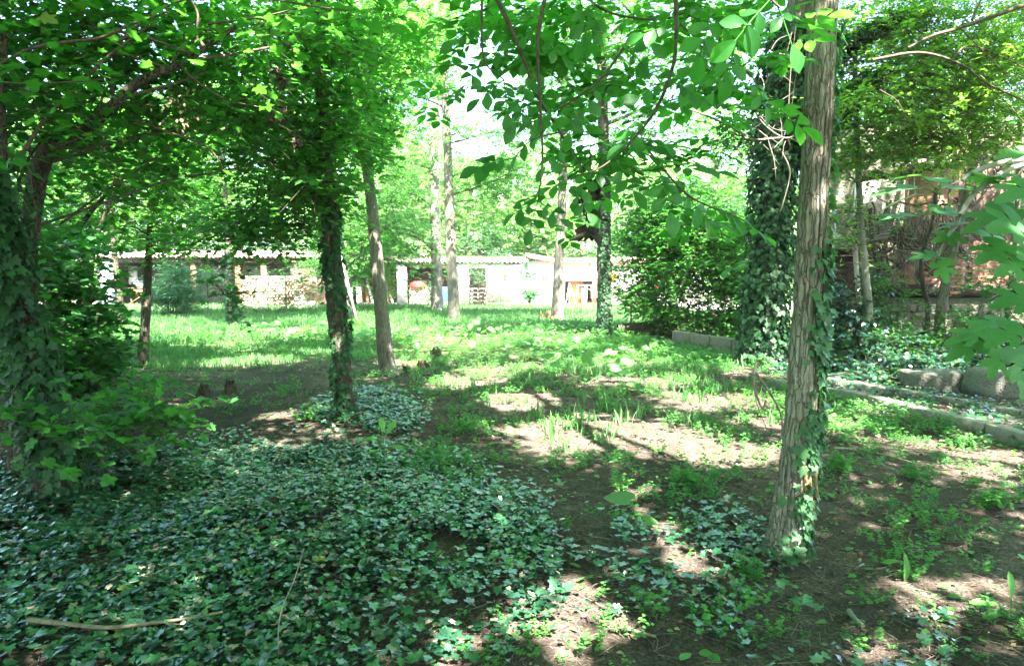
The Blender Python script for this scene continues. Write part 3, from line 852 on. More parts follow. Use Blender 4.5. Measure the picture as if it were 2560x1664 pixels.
t = thing('wheelbarrow', 'upturned round red wheelbarrow tub lying on the small firewood stack', 'wheelbarrow', (zg(1045, 36.6), 36.6, 1.0))
c0 = np.array([zg(1045, 36.7), 36.75, 1.02])
b = MB(); th = np.linspace(0, 2 * math.pi, 17)[:-1]
rings = []
for k, (rr, zz) in enumerate(((.48, 0), (.47, .12), (.40, .26), (.24, .34), (.02, .36))):
    rings.append(np.stack([c0[0] + np.cos(th) * rr, c0[1] + np.sin(th) * rr * .7, np.full(16, c0[2] + zz)], 1))
V = np.vstack(rings); F = [[k * 16 + i, k * 16 + (i + 1) % 16, (k + 1) * 16 + (i + 1) % 16, (k + 1) * 16 + i] for k in range(4) for i in range(16)]
b.add(V, F); b.build('tub', M['red'], t, smooth=True)
b = MB(); b.bar(c0 + [.3, -.1, .03], c0 + [.95, -.3, -.08], .03); b.bar(c0 + [.3, .2, .03], c0 + [.95, .1, -.08], .03); b.build('handle', M['metal'], t)

t = thing('barrel', 'blue plastic barrel standing between the two central tree trunks in the shed bay', 'barrel', (zg(1112, 36.8), 36.8, .03))
c0 = np.array([zg(1112, 36.8), 36.8, .03]); b = MB()
b.tube([c0, c0 + [0, 0, .1], c0 + [0, 0, .5], c0 + [0, 0, .95], c0 + [0, 0, 1.0]], [.25, .28, .29, .28, .26], 16); b.build('drum', M['blue'], t, smooth=True)
b = MB(); b.tube([c0 + [0, 0, .33], c0 + [0, 0, .37]], .30, 16); b.tube([c0 + [0, 0, .66], c0 + [0, 0, .70]], .30, 16); b.build('hoop', M['blue'], t)

# stacked pallets
zt = .03
for k in range(5):
    x = zg(1197, 35.3); lab = ['lowest pallet of the pallet stack behind the airy bamboo', 'second pallet from the ground in the stack behind the airy bamboo', 'middle pallet of the stack behind the airy bamboo',
                               'second pallet from the top in the stack behind the airy bamboo', 'topmost pallet of the pallet stack behind the airy bamboo'][k]
    t = thing('pallet', lab, 'pallet', (x, 35.3, zt), 'pallets stacked before the white shed')
    for q in (-.35, 0, .35): MB().box([x + q - .05, 34.9, zt], [x + q + .05, 35.7, zt + .1]).build('skid', M['timber_pale'], t)
    for q in range(5): MB().box([x - .42, 34.9 + q * .17, zt + .103], [x + .42, 34.99 + q * .17, zt + .125]).build('slat', M['timber_pale'], t)
    zt += .205 if k != 2 else .2

# planks leaning in the bay of the middle shed
specs = [(795, 812, 28, .35, 'timber', 'thick brown plank with a knot'), (905, 902, 9, .2, 'timber', 'square brown post'), (913, 920, 8, .2, 'timber', 'narrow brown batten'),
         (915, 933, 7, .16, 'white', 'white painted board leaning leftwards'), (925, 938, 4, .1, 'timber_dark', 'dark thin board'), (962, 985, 6, .16, 'white', 'white painted board near the pillar'),
         (975, 968, 6, .16, 'timber', 'reddish wide board'), (983, 978, 5, .12, 'timber', 'short brown board'), (990, 986, 4, .1, 'timber_dark', 'slim dark batten next to the pillar')]
for k, (p0, p1, w, th_, mt, nm) in enumerate(specs):
    y0 = 37.3 - .12 * k % .5
    top = at(p0, 690 + (k % 3) * 7, 37.6); bot = at(p1, 755, 36.7 + .05 * k); bot[2] = .03
    t = tag(MB().bar(bot, top, PX(w, 37) * .8, .05).build('leaning_board', M[mt], origin=np.array(bot)),
            f'{nm} among the timber in the shed bay', 'board', 'boards leaning in the open shed bay')
# pink-white slab wall behind the boards
tag(MB().box([zg(845, 36.6), 36.6, .03], [zg(902, 36.6), 36.68, 1.05]).build('pink_panel', M['plaster_p'], origin=np.array([zg(870, 36.6), 36.6, .03])), 'pinkish white panel standing behind the leaning plank by the ivy trunk', 'panel')
# rusty brown board behind boards
tag(MB().box([zg(905, 37.9), 37.9, .03], [zg(990, 37.9), 38.0, 1.6]).build('brown_board', M['timber'], origin=np.array([zg(940, 37.9), 37.9, .03])), 'wide reddish brown sheet at the back of the timber bay', 'board')

# big pale plank leaning out in the grass
bot = G(886, 812); bot[2] = 0; Yp = bot[1]; top = at(828, 585, Yp + .6)
t = thing('leaning_plank', 'long pale plank leaning to the left in the grass between two trunks', 'plank', bot)
MB().bar(bot - [0.05, 0, .05], top, .24, .09).build('board_face', M['bark_pale'], t)
MB().bar(bot + [.10, .05, -.05], top + [.22, .1, -.5], .06, .12).build('edge_batten', M['timber_pale'], t)

# white boards leaning at the far left
for p0, p1, lab, mt, w in ((283, 302, 'narrow white board leaning at the far left by the dappled sapling', 'white', .26), (266, 272, 'wide pale blue board at the far left edge of the shed', 'paleblue', .5)):
    bot = at(p1, 765, 31.6); bot[2] = .03; top = at(p0, 655, 32.2)
    tag(MB().bar(bot, top, w, .05).build('white_board', M[mt], origin=bot), lab, 'board')

# table with an orange top below the left shed
Yt = 33.6; t = thing('work_table', 'orange fronted work table under the left shed roof', 'table', (zg(345, Yt), Yt, .03))
x0_, x1_ = zg(322, Yt), zg(362, Yt)
MB().box([x0_, Yt, .62], [x1_, Yt + .05, .98]).build('apron', M['orange'], t)
MB().box([x0_ - .05, Yt - .03, .985], [x1_ + .05, Yt + .8, 1.03]).build('table_top', M['timber'], t)
for xx in (x0_, x1_ - .08):
    MB().box([xx, Yt + .055, .03], [xx + .07, Yt + .12, .98]).build('leg', M['timber'], t)
b = MB().bar([x0_, Yt - .05, .25], [x1_, Yt - .05, .75], .05, .03); b.build('brace', M['timber'], t)
t = thing('storage_box', 'dark grey box with a pale lid on the work table', 'box', (zg(340, Yt), Yt + .3, 1.03))
MB().box([zg(328, Yt), Yt + .1, 1.033], [zg(352, Yt), Yt + .5, 1.33]).build('body', M['metal'], t)
MB().box([zg(327, Yt), Yt + .08, 1.335], [zg(353, Yt), Yt + .52, 1.37]).build('lid', M['pot'], t)
b = MB().box([zg(322, 35), 35, 1.2], [zg(342, 35), 35.1, 2.1]); tag(b.build('grey_sheet', M['pot'], origin=np.array([zg(330, 35), 35, 1.2])), 'pale lilac sheet hanging behind the work table', 'sheet')

# right: workshop things in front of the white building
Yw = 37.2
t = thing('orange_board', 'large orange board standing in the opening of the white building', 'panel', (zg(1440, Yw + 1), Yw + 1, .03))
MB().box([zg(1428, Yw + 1.2), Yw + 1.2, .03], [zg(1458, Yw + 1.2), Yw + 1.26, 1.5]).build('board_face', M['orange'], t)
MB().box([zg(1454, Yw + 1), Yw + 1.1, .03], [zg(1459, Yw + 1), Yw + 1.16, 1.62]).build('edge_post', M['brick'], t)
t = thing('sawhorse', 'tall white A shaped trestle in front of the orange board', 'trestle', (zg(1427, Yw), Yw, .03))
ap = at(1424, 706, Yw)
for p_ in (1414, 1423.5, 1440):
    q = at(p_, 745, Yw); q[2] = .03; MB().bar(q, ap, .07, .05).build('leg', M['white'], t)
MB().bar(at(1417, 735, Yw), at(1436, 735, Yw), .05, .04).build('rail', M['white'], t)
t = thing('crate_frame', 'open rectangular timber frame standing right of the white trestle', 'frame', (zg(1462, Yw), Yw, .03))
for a1, a2 in (((1444, 745), (1444, 713)), ((1479, 745), (1479, 713)), ((1466, 742), (1466, 715)), ((1442, 713), (1481, 713))):
    MB().bar(at(*a1, Yw), at(*a2, Yw), .08, .06).build('frame_bar', M['timber_pale'], t)
MB().bar(at(1460, 715, Yw + .1), at(1478, 726, Yw + .1), .05, .04).build('brace', M['timber_pale'], t)
tag(MB().box([zg(1453, Yw + .8), Yw + .7, .03], [zg(1468, Yw + .8), Yw + .75, .95]).build('grey_sheet', M['metal'], origin=np.array([zg(1460, Yw), Yw + .7, .03])), 'grey metal sheet behind the timber frame', 'sheet')
t = thing('red_gate', 'rusty red barred gate partly behind the ivy striped trunk', 'gate', (zg(1490, Yw + .4), Yw + .4, .03))
for k in range(6):
    xx = zg(1482 + k * 3.2, Yw + .4); MB().bar([xx, Yw + .4, .1], [xx, Yw + .4, 1.35], .035).build('gate_bar', M['brick'], t)
MB().box([zg(1480, Yw + .4), Yw + .43, .05], [zg(1500, Yw + .4), Yw + .47, .75]).build('gate_panel', M['brick'], t)
t = thing('hanging_cloth', 'pale blue cloth hanging on the white wall left of the ivy striped trunk', 'cloth', (zg(1488, 37.8), 37.8, 1.5))
b = MB(); xs_ = np.linspace(zg(1477, 37.8), zg(1500, 37.8), 14); zz = np.array([1.42, 1.75, 2.1, 2.42])
V = [[x_, 37.78 + .05 * math.sin(k * 1.9) * (1 + .3 * j), z_ + .02 * math.sin(k)] for j, z_ in enumerate(zz) for k, x_ in enumerate(xs_)]
b.add(V, [[j * 14 + k, j * 14 + k + 1, (j + 1) * 14 + k + 1, (j + 1) * 14 + k] for j in range(3) for k in range(13)])
b.build('cloth_sheet', M['paleblue'], t, smooth=True)
MB().bar([xs_[0] - .05, 37.8, 2.44], [xs_[-1] + .05, 37.8, 2.44], .03).build('rod', M['darkmetal'], t)
t = thing('flower_pot', 'grey plant pot standing alone before the white wall', 'pot', (zg(1371, 35.6), 35.6, .03))
c0 = np.array([zg(1371, 34.5), 34.5, .03]); b = MB(); b.tube([c0, c0 + [0, 0, .40], c0 + [0, 0, .41]], [.11, .15, .13], 14); b.build('body', M['pot'], t, smooth=True)
b = MB(); b.tube([c0 + [0, 0, .36], c0 + [0, 0, .44]], .17, 14); b.build('rim', M['pot'], t)
t = thing('orange_bucket', 'orange sack hanging right beside the ivy striped trunk', 'sack', (zg(1533, 36), 36, 1.3))
c0 = at(1533, 697, 36); b = MB(); b.tube([c0 + [0, 0, -.18], c0 + [0.02, 0, .02], c0 + [0, 0, .3], c0 + [0, 0, .42]], [.08, .2, .16, .03], 10); b.build('bag', M['orange'], t, smooth=True)
MB().bar(c0 + [0, 0, .42], c0 + [0, .1, .85], .015).build('cord', M['darkmetal'], t)
t = thing('red_watering_can', 'red bucket seen through the leaves of the wide bush', 'bucket', at(1647, 722, 34))
c0 = at(1647, 720, 34); b = MB(); b.tube([c0 + [0, 0, -.12], c0 + [0, 0, .2]], [.14, .18], 12); b.build('body', M['red'], t)
b = MB(); b.tube([c0 + [.17 * math.cos(a), 0, .2 + .14 * math.sin(a)] for a in np.linspace(0, math.pi, 9)], .012, 5); b.build('handle', M['metal'], t)
MB().box([c0[0] - .4, 33.8, 0.03], [c0[0] + .4, 34.3, c0[2] - .125]).build('crate', M['white'], t)

# ------------------------------------------------------------------ wire fences
def fence(label, posts, h, Y, wires, mat='darkmetal', grid=None):
    t = thing('wire_fence', label, 'fence', G(posts[0][0], posts[0][1]) * [1, 1, 0])
    tops = []
    for px_, py_, hh in posts:
        g = G(px_, py_); g[2] = -.05
        b = MB(); b.tube([g, g + [0, 0, hh + .05]], .022, 6); b.build('post', M[mat], t)
        tops.append((g[0], g[1], hh))
    b = MB()
    for k in range(len(tops) - 1):
        (ax, ay, ah), (bx, by, bh) = tops[k], tops[k + 1]
        for w in range(wires):
            f = (w + .4) / wires
            twigs3(b, np.array([[ax, ay, ah * f]]), np.array([[bx, by, bh * f]]), .0025, .0025)
        if grid:
            n = int(math.hypot(bx - ax, by - ay) / grid)
            s = np.linspace(0, 1, n)[:, None]
            A = np.array([ax, ay, 0.02]) + s * np.array([bx - ax, by - ay, 0]); B = A + [0, 0, ah * .95]
            twigs3(b, A, B, .0018, .0018)
    b.build('wire', M[mat], t, kind='stuff')
fence('thin dark wire fence strung across the far end of the grass', [(521, 795, 1.5), (716, 787, 1.6), (1022, 777, 1.75), (1145, 772, 1.75), (1252, 770, 1.6)], 1.6, 27, 5, grid=.6)
fence('rusty wire mesh fence standing behind the log under the wide bush', [(1577, 840, 1.15), (1690, 846, 1.5), (1768, 852, 1.3)], 1.4, 17, 6, grid=.12)

# ================================================================== RIGHT: BRICK RUIN, KERBS, STONES
YB = 15.0
def xb_(px, Y=YB): return at(px, 700, Y)[0]
def zb_(py, Y=YB): return at(2350, py, Y)[2]
ruin = thing('brick_ruin', 'overgrown brick ruin with orange plaster and broken dark roof at the right', 'ruin', (xb_(2350), YB, 0))
MB().box([xb_(2140), YB + 1.6, 0], [xb_(2900), YB + 1.8, 5.2]).build('back_wall', M['mossy'], ruin)
# rubble base wall: stones
rs = np.random.default_rng(8)
MB().box([xb_(2150), YB + .12, -.1], [xb_(2900), YB + .9, zb_(745)]).build('rubble_core', M['mossy'], ruin)
def stone_mesh(seed):
    r = np.random.default_rng(seed)
    v = np.array([[i, j, k] for i in (-1, 1) for j in (-1, 1) for k in (-1, 1)], float) * .5 * r.uniform(.82, 1.05, (8, 3))
    mid = np.array([[0, -.62, 0], [0, .6, 0], [.56, 0, 0], [-.56, 0, 0], [0, 0, .55], [0, 0, -.55]]) * r.uniform(.85, 1.05, (6, 1))
    V = [tuple(x) for x in np.vstack([v, mid])]
    Q = [((0, 4, 5, 1), 8), ((2, 3, 7, 6), 9), ((4, 6, 7, 5), 10), ((0, 1, 3, 2), 11), ((1, 5, 7, 3), 12), ((0, 2, 6, 4), 13)]
    F = [(q[i], q[(i + 1) % 4], c) for q, c in Q for i in range(4)]
    me = bpy.data.meshes.new('stone'); me.from_pydata(V, [], F); me.materials.append(M['mossy']); return me
STONES = [stone_mesh(k) for k in range(5)]
z = .06
while z < zb_(760):
    x = xb_(2150) + rs.uniform(0, .2); hh = rs.uniform(.16, .26)
    while x < xb_(2700):
        w = rs.uniform(.22, .5)
        o = bpy.data.objects.new('stone', STONES[rs.integers(5)]); COL.objects.link(o); o.parent = ruin
        o.location = np.array([x + w / 2, YB + .06, z + hh / 2]) - np.array(ruin['_o']); o.scale = (w * .97, .22, hh * .97); o.rotation_euler = (rs.normal(0, .06), rs.normal(0, .08), rs.normal(0, .06))
        x += w
    z += hh
MB().box([xb_(2225), YB - .06, zb_(738)], [xb_(2700), YB + 1.5, zb_(711)]).build('floor_slab', M['timber_dark'], ruin)
# brick walling pieces
bm_ = bpy.data.meshes.new('brick')
v = [(i * .118, j * .05, k * .029) for i in (-1, 1) for j in (-1, 1) for k in (-1, 1)]
bm_.from_pydata(v, [], [(0, 1, 3, 2), (4, 6, 7, 5), (0, 4, 5, 1), (2, 3, 7, 6), (0, 2, 6, 4), (1, 5, 7, 3)]); bm_.materials.append(M['brick'])
def brickwork(p0, p1, py0, py1, y, ragged=True):
    x0, x1, z0, z1 = xb_(p0), xb_(p1), zb_(py1), zb_(py0)
    MB().box([x0 + .04, y + .02, z0], [x1 - .04, y + .16, z1 - .01]).build('mortar_core', M['mortar'], ruin)
    z = z0 + .035; row = 0
    while z < z1:
        x = x0 - (0.12 if row % 2 else 0.0) + .12
        while x < x1 - .05:
            o = bpy.data.objects.new('brick', bm_); COL.objects.link(o); o.parent = ruin
            o.location = np.array([x + .0, y - .012 + rs.normal(0, .003) + .05 - .05, z]) - np.array(ruin['_o'])
            o.rotation_euler = (0, 0, rs.normal(0, .012)); x += .248
        z += .068; row += 1
brickwork(2236, 2254, 622, 710, YB)
brickwork(2259, 2292, 600, 710, YB)
brickwork(2308, 2356, 640, 710, YB)
brickwork(2372, 2418, 612, 735, YB)
brickwork(2440, 2560, 600, 735, YB + .2)
MB().box([xb_(2180), YB + .5, zb_(600)], [xb_(2700), YB + .9, zb_(560)]).build('beam', M['timber_dark'], ruin)
MB().box([xb_(2268), YB + .1, zb_(590)], [xb_(2392), YB + .25, zb_(408)]).build('plaster_wall', M['plaster_o'], ruin)
MB().box([xb_(2158), YB + .4, zb_(560)], [xb_(2222), YB + .55, zb_(436)]).build('plaster_wall', M['plaster_p'], ruin)
MB().box([xb_(2400), YB + .4, zb_(600)], [xb_(2700), YB + .6, zb_(330)]).build('plaster_wall', M['brownwall'], ruin)
MB().bar([xb_(2130), YB - .1, zb_(445)], [xb_(2440), YB - .1, zb_(395)], .16, .22).build('beam', M['timber_dark'], ruin)
MB().bar([xb_(2250), YB - .25, zb_(416)], [xb_(2400), YB - .25, zb_(404)], .1, .05).build('beam', M['timber_pale'], ruin)
for k in range(9):
    x = xb_(2170 + k * 60); MB().bar([x, YB - .5, zb_(400) + rs.uniform(-.1, .1)], [x + .1, YB + 1.8, zb_(350)], .09, .11).build('rafter', M['timber_dark'], ruin)
# lean-to with a plank wall
t = thing('lean_to', 'collapsing dark plank lean-to with a white post beside the brick ruin', 'lean-to', (xb_(2100, 14), 14, 0))
for k in range(9):
    z0 = zb_(770, 14) + k * .135
    MB().box([xb_(2062, 14), 14.1, z0], [xb_(2138, 14), 14.14 + rs.uniform(0, .02), z0 + .125]).build('plank', M['timber_dark'], t)
MB().box([xb_(2062, 14), 14.5, 0], [xb_(2150, 14), 14.6, zb_(640, 14)]).build('back_board', M['timber_dark'], t)
MB().bar(at(2150, 790, 13.9), at(2137, 612, 13.9), .07, .07).build('corner_post', M['plaster_p'], t)
for k in range(5):
    MB().bar(at(2040 + k * 4, 630 - k * 5, 13.3 + k * .25), at(2215 + k * 3, 592 - k * 8, 13.3 + k * .25), .22, .035).build('roof_board', M['mossy'], t)

# tangled dead vines on the ruin
t = thing('dead_vines', 'tangle of bare looping vines hanging over the brick ruin', 'vines', (xb_(2300, 14), 14, 2))
for big in range(2):
    b = MB()
    for k in range(230 if big else 60):
        if k % 3:
            p = at(rs.uniform(2150, 2420), rs.uniform(500, 620), rs.uniform(13.6, 14.7))
        else:
            p = at(rs.uniform(2380, 2620), rs.uniform(300, 560), rs.uniform(13.6, 14.7))
        w = rs.uniform(.4, 1.6); s = np.linspace(0, 1, 12)[:, None]; e = p + [rs.uniform(-1, 1) * w, rs.uniform(-.3, .3), rs.uniform(-.9, .4)]
        P = p + (e - p) * s; P[:, 2] -= np.sin(s[:, 0] * math.pi) * rs.uniform(.1, .7); P[:, 0] += .08 * np.sin(s[:, 0] * 9 + k)
        b.tube(P, rs.uniform(.006, .014) + (0 if big else .012), 5, cap=False)
    b.build('vine', M['deadtwig' if big else 'twig'], t, smooth=True, kind='stuff')

# concrete kerb stones
def kerb_row(label, a, c, w, h, n, mat='concrete'):
    t = thing('kerb_row', label, 'kerb', (a[0], a[1], 0))
    for k in range(n):
        f0, f1 = k / n + .004, (k + 1) / n - .004
        p = a + (c - a) * f0; q = a + (c - a) * f1
        p = p + [0, 0, h / 2 - .03 + RNG.uniform(-.012, .012)]; q = q + [0, 0, h / 2 - .03 + RNG.uniform(-.012, .012)]
        d = (q - p); 
        o = MB().bar(p, q, w, h).build('kerb_stone', M[mat], t)
        m = o.modifiers.new('b', 'BEVEL'); m.width = .012; m.segments = 2
g1, g2 = G(2100, 995), G(2760, 1165)
kerb_row('nearer row of pale kerb stones running diagonally out at the right edge', g1, g2, .13, .16, 6)
kerb_row('fainter kerb row half buried in ivy between the stone blocks and the nearer kerb', G(2050, 955), G(2700, 1072), .12, .13, 6)
kerb_row('short kerb row reaching left behind the big foreground trunk', G(1925, 962), G(2099, 992), .13, .13, 2)
kerb_row('mossy low concrete kerb wall running from the log to the ivy column', G(1688, 862), G(1900, 900), .2, .36, 4, 'mossy')
kerb_row('long low wall lost in the shade below the brick ruin', G(2130, 862), G(2640, 900), .3, .4, 5, 'mossy')
def block(label, px0, px1, py0, py1):
    Y = G(px0, py1)[1]; a = G(px0, py1); c = at(px1, py0, Y)
    w = c[0] - a[0]; h = c[2] - (-.02)
    me = MB(); n = 6
    u = np.linspace(-1, 1, 9)
    V = []; 
    import itertools
    bm = __import__('bmesh').new(); __import__('bmesh').ops.create_cube(bm, size=1)
    __import__('bmesh').ops.subdivide_edges(bm, edges=bm.edges[:], cuts=5, use_grid_fill=True)
    for v in bm.verts:
        q = np.array(v.co) * 2; m = np.abs(q)
        k = (m ** 11).sum() ** (1 / 11); q = q / k
        nn = .03 * math.sin(q[0] * 5 + q[2] * 3 + px0) + .025 * math.sin(q[1] * 7 + q[0] * 4)
        q = q * (1 + nn)
        v.co = (q[0] * w / 2, q[1] * .24, q[2] * h / 2 + h / 2 - .03)
    m_ = bpy.data.meshes.new('stone_block'); bm.to_mesh(m_); m_.polygons.foreach_set("use_smooth", [True] * len(m_.polygons)); m_.materials.append(M['blockstone'])
    o = bpy.data.objects.new('stone_block', m_); COL.objects.link(o); o.location = ((a[0] + c[0]) / 2, Y + .24, 0)
    tag(o, label, 'stone block')
block('dark rounded stone block lying left of the gap at the right', 2290, 2448, 930, 982)
block('larger pale stone block cut by the right edge of the picture', 2458, 2700, 925, 998)

# hollow log under the wide bush
Yl = 17.6; a = G(1545, 842); c = G(1688, 842)
t = thing('hollow_log', 'dark hollow log lying under the wide bush', 'log', (a + c) / 2)
P = smooth_path(np.array([a + [0, 0, .18], (a + c) / 2 + [0, .05, .22], c + [0, 0, .2]]), 26)
b = MB(); b.tube(P, np.linspace(.15, .2, 26), 22, bark_noise(5, .14, 11, 1.5), cap=False)
b.tube(P[::-1], np.linspace(.15, .11, 26), 16, cap=False); b.build('log_shell', M['bark_b'], t, smooth=True)

# stumps
def stump(label, px_, py_, w, h, tilt=0):
    g = G(px_, py_); Y = g[1]; r = PX(w, Y) / 2; H = PX(h, Y) * .75; g[2] = hgt(g[0], g[1])
    t = thing('tree_stump', label, 'stump', g)
    b = MB(); n = 14; s = np.linspace(0, 1, n)
    P = g + np.stack([tilt * s * H, 0 * s, s * (H + .04) - .04], 1)
    b.tube(P, r * (1.35 - .4 * s ** .5), 26, bark_noise(int(px_), .22, 7, .6)); b.build('bark_sleeve', M['bark_b'], t, smooth=True)
    r2 = np.random.default_rng(int(px_)); b = MB()
    for k in range(9):
        a = r2.uniform(0, 6.28); q = P[-1] + np.array([math.cos(a), math.sin(a), 0]) * r * .6
        b.bar(q - [0, 0, .06], q + [0, r2.normal(0, .01), r2.uniform(.015, .06)], .03, .02)
    b.build('splinters', M['timber_dark'], t, kind='stuff')
stump('leftmost small dark stump standing in the bare soil', 506, 988, 30, 36, .2)
stump('small dark stump just right of another one in the bare soil', 576, 975, 26, 28)
stump('low dark stump nearest the camera on the bare soil patch', 516, 1008, 20, 16)
stump('brown stump in the weeds under the two central trunks', 1090, 895, 26, 28)
stump('low reddish broken stump right of the slanted grey trunk', 1056, 918, 30, 20)
stump('pale rotten stump at the foot of the slanted grey trunk', 1018, 922, 40, 18)

# ================================================================== TREES WITH TRUNKS IN VIEW
def on_q(Q):
    """nearest-height point on a trunk line"""
    def f(c):
        d = np.abs(Q[:, 2] - (c[2] - 0.35 * np.linalg.norm(c[:2] - Q[0, :2])))
        return Q[max(len(Q) // 4, int(np.argmin(d)))][:3]
    return f
def S(px, py, Y, rx, rz, n, ry=None):
    """spray from photograph px, py at distance Y; radii in metres"""
    return (at(px, py, Y), (rx, ry or rx, rz), n)
def base(px, py):
    g = G(px, py); g[2] = float(hgt(g[0], g[1])) - .02
    return g
def shade(x0, x1, y0, y1, z0, z1, step, n, rz=.8):
    r = []
    for x in np.arange(x0, x1 + .01, step):
        for y in np.arange(y0, y1 + .01, step):
            r.append(((x + RNG.uniform(-.4, .4), y + RNG.uniform(-.4, .4), RNG.uniform(z0, z1)), (step * .8, step * .8, rz), n))
    return r

# --- foreground tree with climbing ivy (right)
g = base(1966, 1362)
fg = thing('acacia_tree', 'big foreground tree with furrowed grey trunk and ivy climbing its right side', 'tree', g)
Yf = g[1]
P, R = px_path([(1956, 1385, 118), (1964, 1340, 100), (1972, 1290, 90), (1984, 1200, 84), (1999, 1075, 85), (2010, 920, 80), (2020, 753, 76), (2029, 600, 72), (2037, 430, 68), (2046, 260, 68), (2053, 108, 70), (2058, 0, 70)], Yf)
R = R * .93
P = np.vstack([P, P[-1] + [.08, .1, 1.2], P[-1] + [.2, .25, 3.0], P[-1] + [.3, .5, 5.5]]); R = np.concatenate([R, [.085, .07, .04]])
Qf = trunk_part(fg, P, R, 330, 72, 3, .08, 17, .55, 'bark_f')
# torn bare wood near the foot and under the top
b = MB(); r_ = np.random.default_rng(4)
for k in range(26):
    px_ = 2022 + r_.normal(0, 8); py_ = 1140 + r_.uniform(0, 130); q = at(px_, py_, Yf - .09 - .015 * r_.uniform())
    b.bar(q, q + [r_.normal(0, .008), 0.006, -r_.uniform(.05, .16)], .012 + r_.uniform(0, .02), .008)
b.build('torn_bark', M['splinter'], fg, kind='stuff')
ivy_on(fg, Qf, 290, .066, 21, singles=280, t0=.015, t1=.50, angle=lambda t: 0.95 - .9 * np.clip((.1 - t) * 12, 0, 1) + .25 * np.sin(t * 40), spread=.55, thick=.025)
ivy_on(fg, Qf, 240, .06, 24, singles=10, t0=.16, t1=.50, stems=1, angle=lambda t: .75 + .35 * np.sin(t * 60), spread=.5, thick=.03)
ivy_on(fg, Qf, 110, .055, 22, singles=10, t0=.48, t1=.78, angle=lambda t: 1.5 + 0 * t, spread=.25, thick=.03)
crown(fg, shade(1.5, 12, -9, 7, 6.2, 8.2, 2.1, 1500) + shade(3, 12, 8, 10, 8.0, 9.5, 2.0, 1200), T_OVAL, .20, M['lf_mid'], None, None, 1.0)  # leaf layer added out of view to shade the foreground
b = MB()
for q_ in ((5.5, 1.5, 7.6), (7.5, 5.5, 8.3), (3.5, -2.5, 7.2), (2.2, 6.2, 8.2), (8.5, -3, 7.5), (5, 8.6, 9)):
    limb(b, Qf[300, :3], q_, .05, .015, sag=.05, sides=8)
b.build('limbs', M['bark'], fg, smooth=True, kind='stuff')

# --- ivy clad slim tree (left of centre)
g = base(869, 1052)
t1 = thing('ivy_tree', 'slim dark tree wrapped in ivy left of the slanted grey trunk', 'tree', g)
P, R = px_path([(872, 1062, 62), (868, 1035, 50), (858, 960, 42), (850, 860, 42), (842, 770, 46), (834, 688, 44), (827, 600, 40), (822, 516, 36), (814, 400, 33), (806, 280, 30), (800, 150, 27)], g[1])
P = np.vstack([P, P[-1] + [0, .2, 2.0], P[-1] + [.3, .4, 4.0]]); R = np.concatenate([R, [.05, .03]])
Q1 = trunk_part(t1, P, R, 160, 28, 6, .10, 9, .4, 'bark_b')
ivy_on(t1, Q1, 620, .068, 31, singles=230, t0=.01, t1=.62, angle=lambda t: .6 + 1.0 * np.sin(t * 26), spread=.9, thick=.03)
crown(t1, [S(560, 330, 8.5, 1.3, .9, 960), S(700, 480, 8.2, .9, .45, 1040), S(640, 570, 8.4, .9, .3, 800), S(560, 600, 8.6, .6, .2, 336), S(760, 560, 8.2, .5, .3, 384), S(820, 430, 8.4, .5, .5, 480), S(480, 220, 8.2, 1.2, .8, 880),
           S(700, 230, 8.8, 1.1, .8, 800), S(600, 80, 8.6, 1.4, .8, 960), S(860, 330, 8.8, .5, .35, 320), S(760, 60, 9.2, 1.0, .7, 480)],
      T_MAPLE_LO, .085, M['lf_mid'], .005, lambda c: Q1[110, :3], 1.0, limb_r=.022, bark='twig')
crown(t1, [S(800, 150, 7.0, .7, .5, 918), S(840, 330, 7.1, .4, .45, 530), S(780, 420, 7.0, .45, .35, 571), S(820, 490, 7.2, .22, .2, 163), S(730, 330, 7.1, .5, .4, 530), S(860, 60, 7.4, .6, .4, 714)], T_MAPLE_LO, .085, M['lf_mid'], .004, None, .4, name='front_crown')
crown(t1, [S(575, 690, 8.6, .12, .45, 170)], T_MAPLE_LO, .085, M['lf_dark'], .005, None, 0, name='hanging_spray')

# --- slanted grey trunk
g = base(968, 932)
t2 = thing('grey_tree', 'slanted smooth grey trunk with a knot, standing right of the slim ivy tree', 'tree', g)
P, R = px_path([(975, 940, 60), (968, 915, 44), (960, 850, 40), (952, 753, 33), (943, 660, 31), (934, 559, 28), (924, 470, 26), (914, 387, 25), (904, 250, 23), (897, 100, 21)], g[1])
P = np.vstack([P, P[-1] + [-.1, .1, 2.5], P[-1] + [.2, .3, 5]]); R = np.concatenate([R, [.05, .03]])
Q2 = trunk_part(t2, P, R, 150, 30, 8, .06, 10, .5)
crown(t2, [S(800, 120, 12, 1.5, 1.1, 3000), S(950, 60, 13, 1.4, 1.1, 2600), S(900, 230, 12.5, 1.0, .8, 1900), S(960, 320, 12.5, .5, .4, 600), S(1020, 170, 13, .7, .8, 900), S(860, 310, 12.5, .7, .5, 1000)],
      T_MAPLE_LO, .105, M['lf_bright'], .006, on_q(Q2), .4, limb_r=.03)

crown(t2, [S(930, 130, 10.4, .7, .7, 900), S(920, 280, 10.6, .5, .4, 560), S(880, 350, 10.6, .35, .18, 240), S(1000, 60, 10.4, .8, .5, 700)], T_MAPLE_LO, .10, M['lf_bright'], .004, None, .2, name='front_crown')

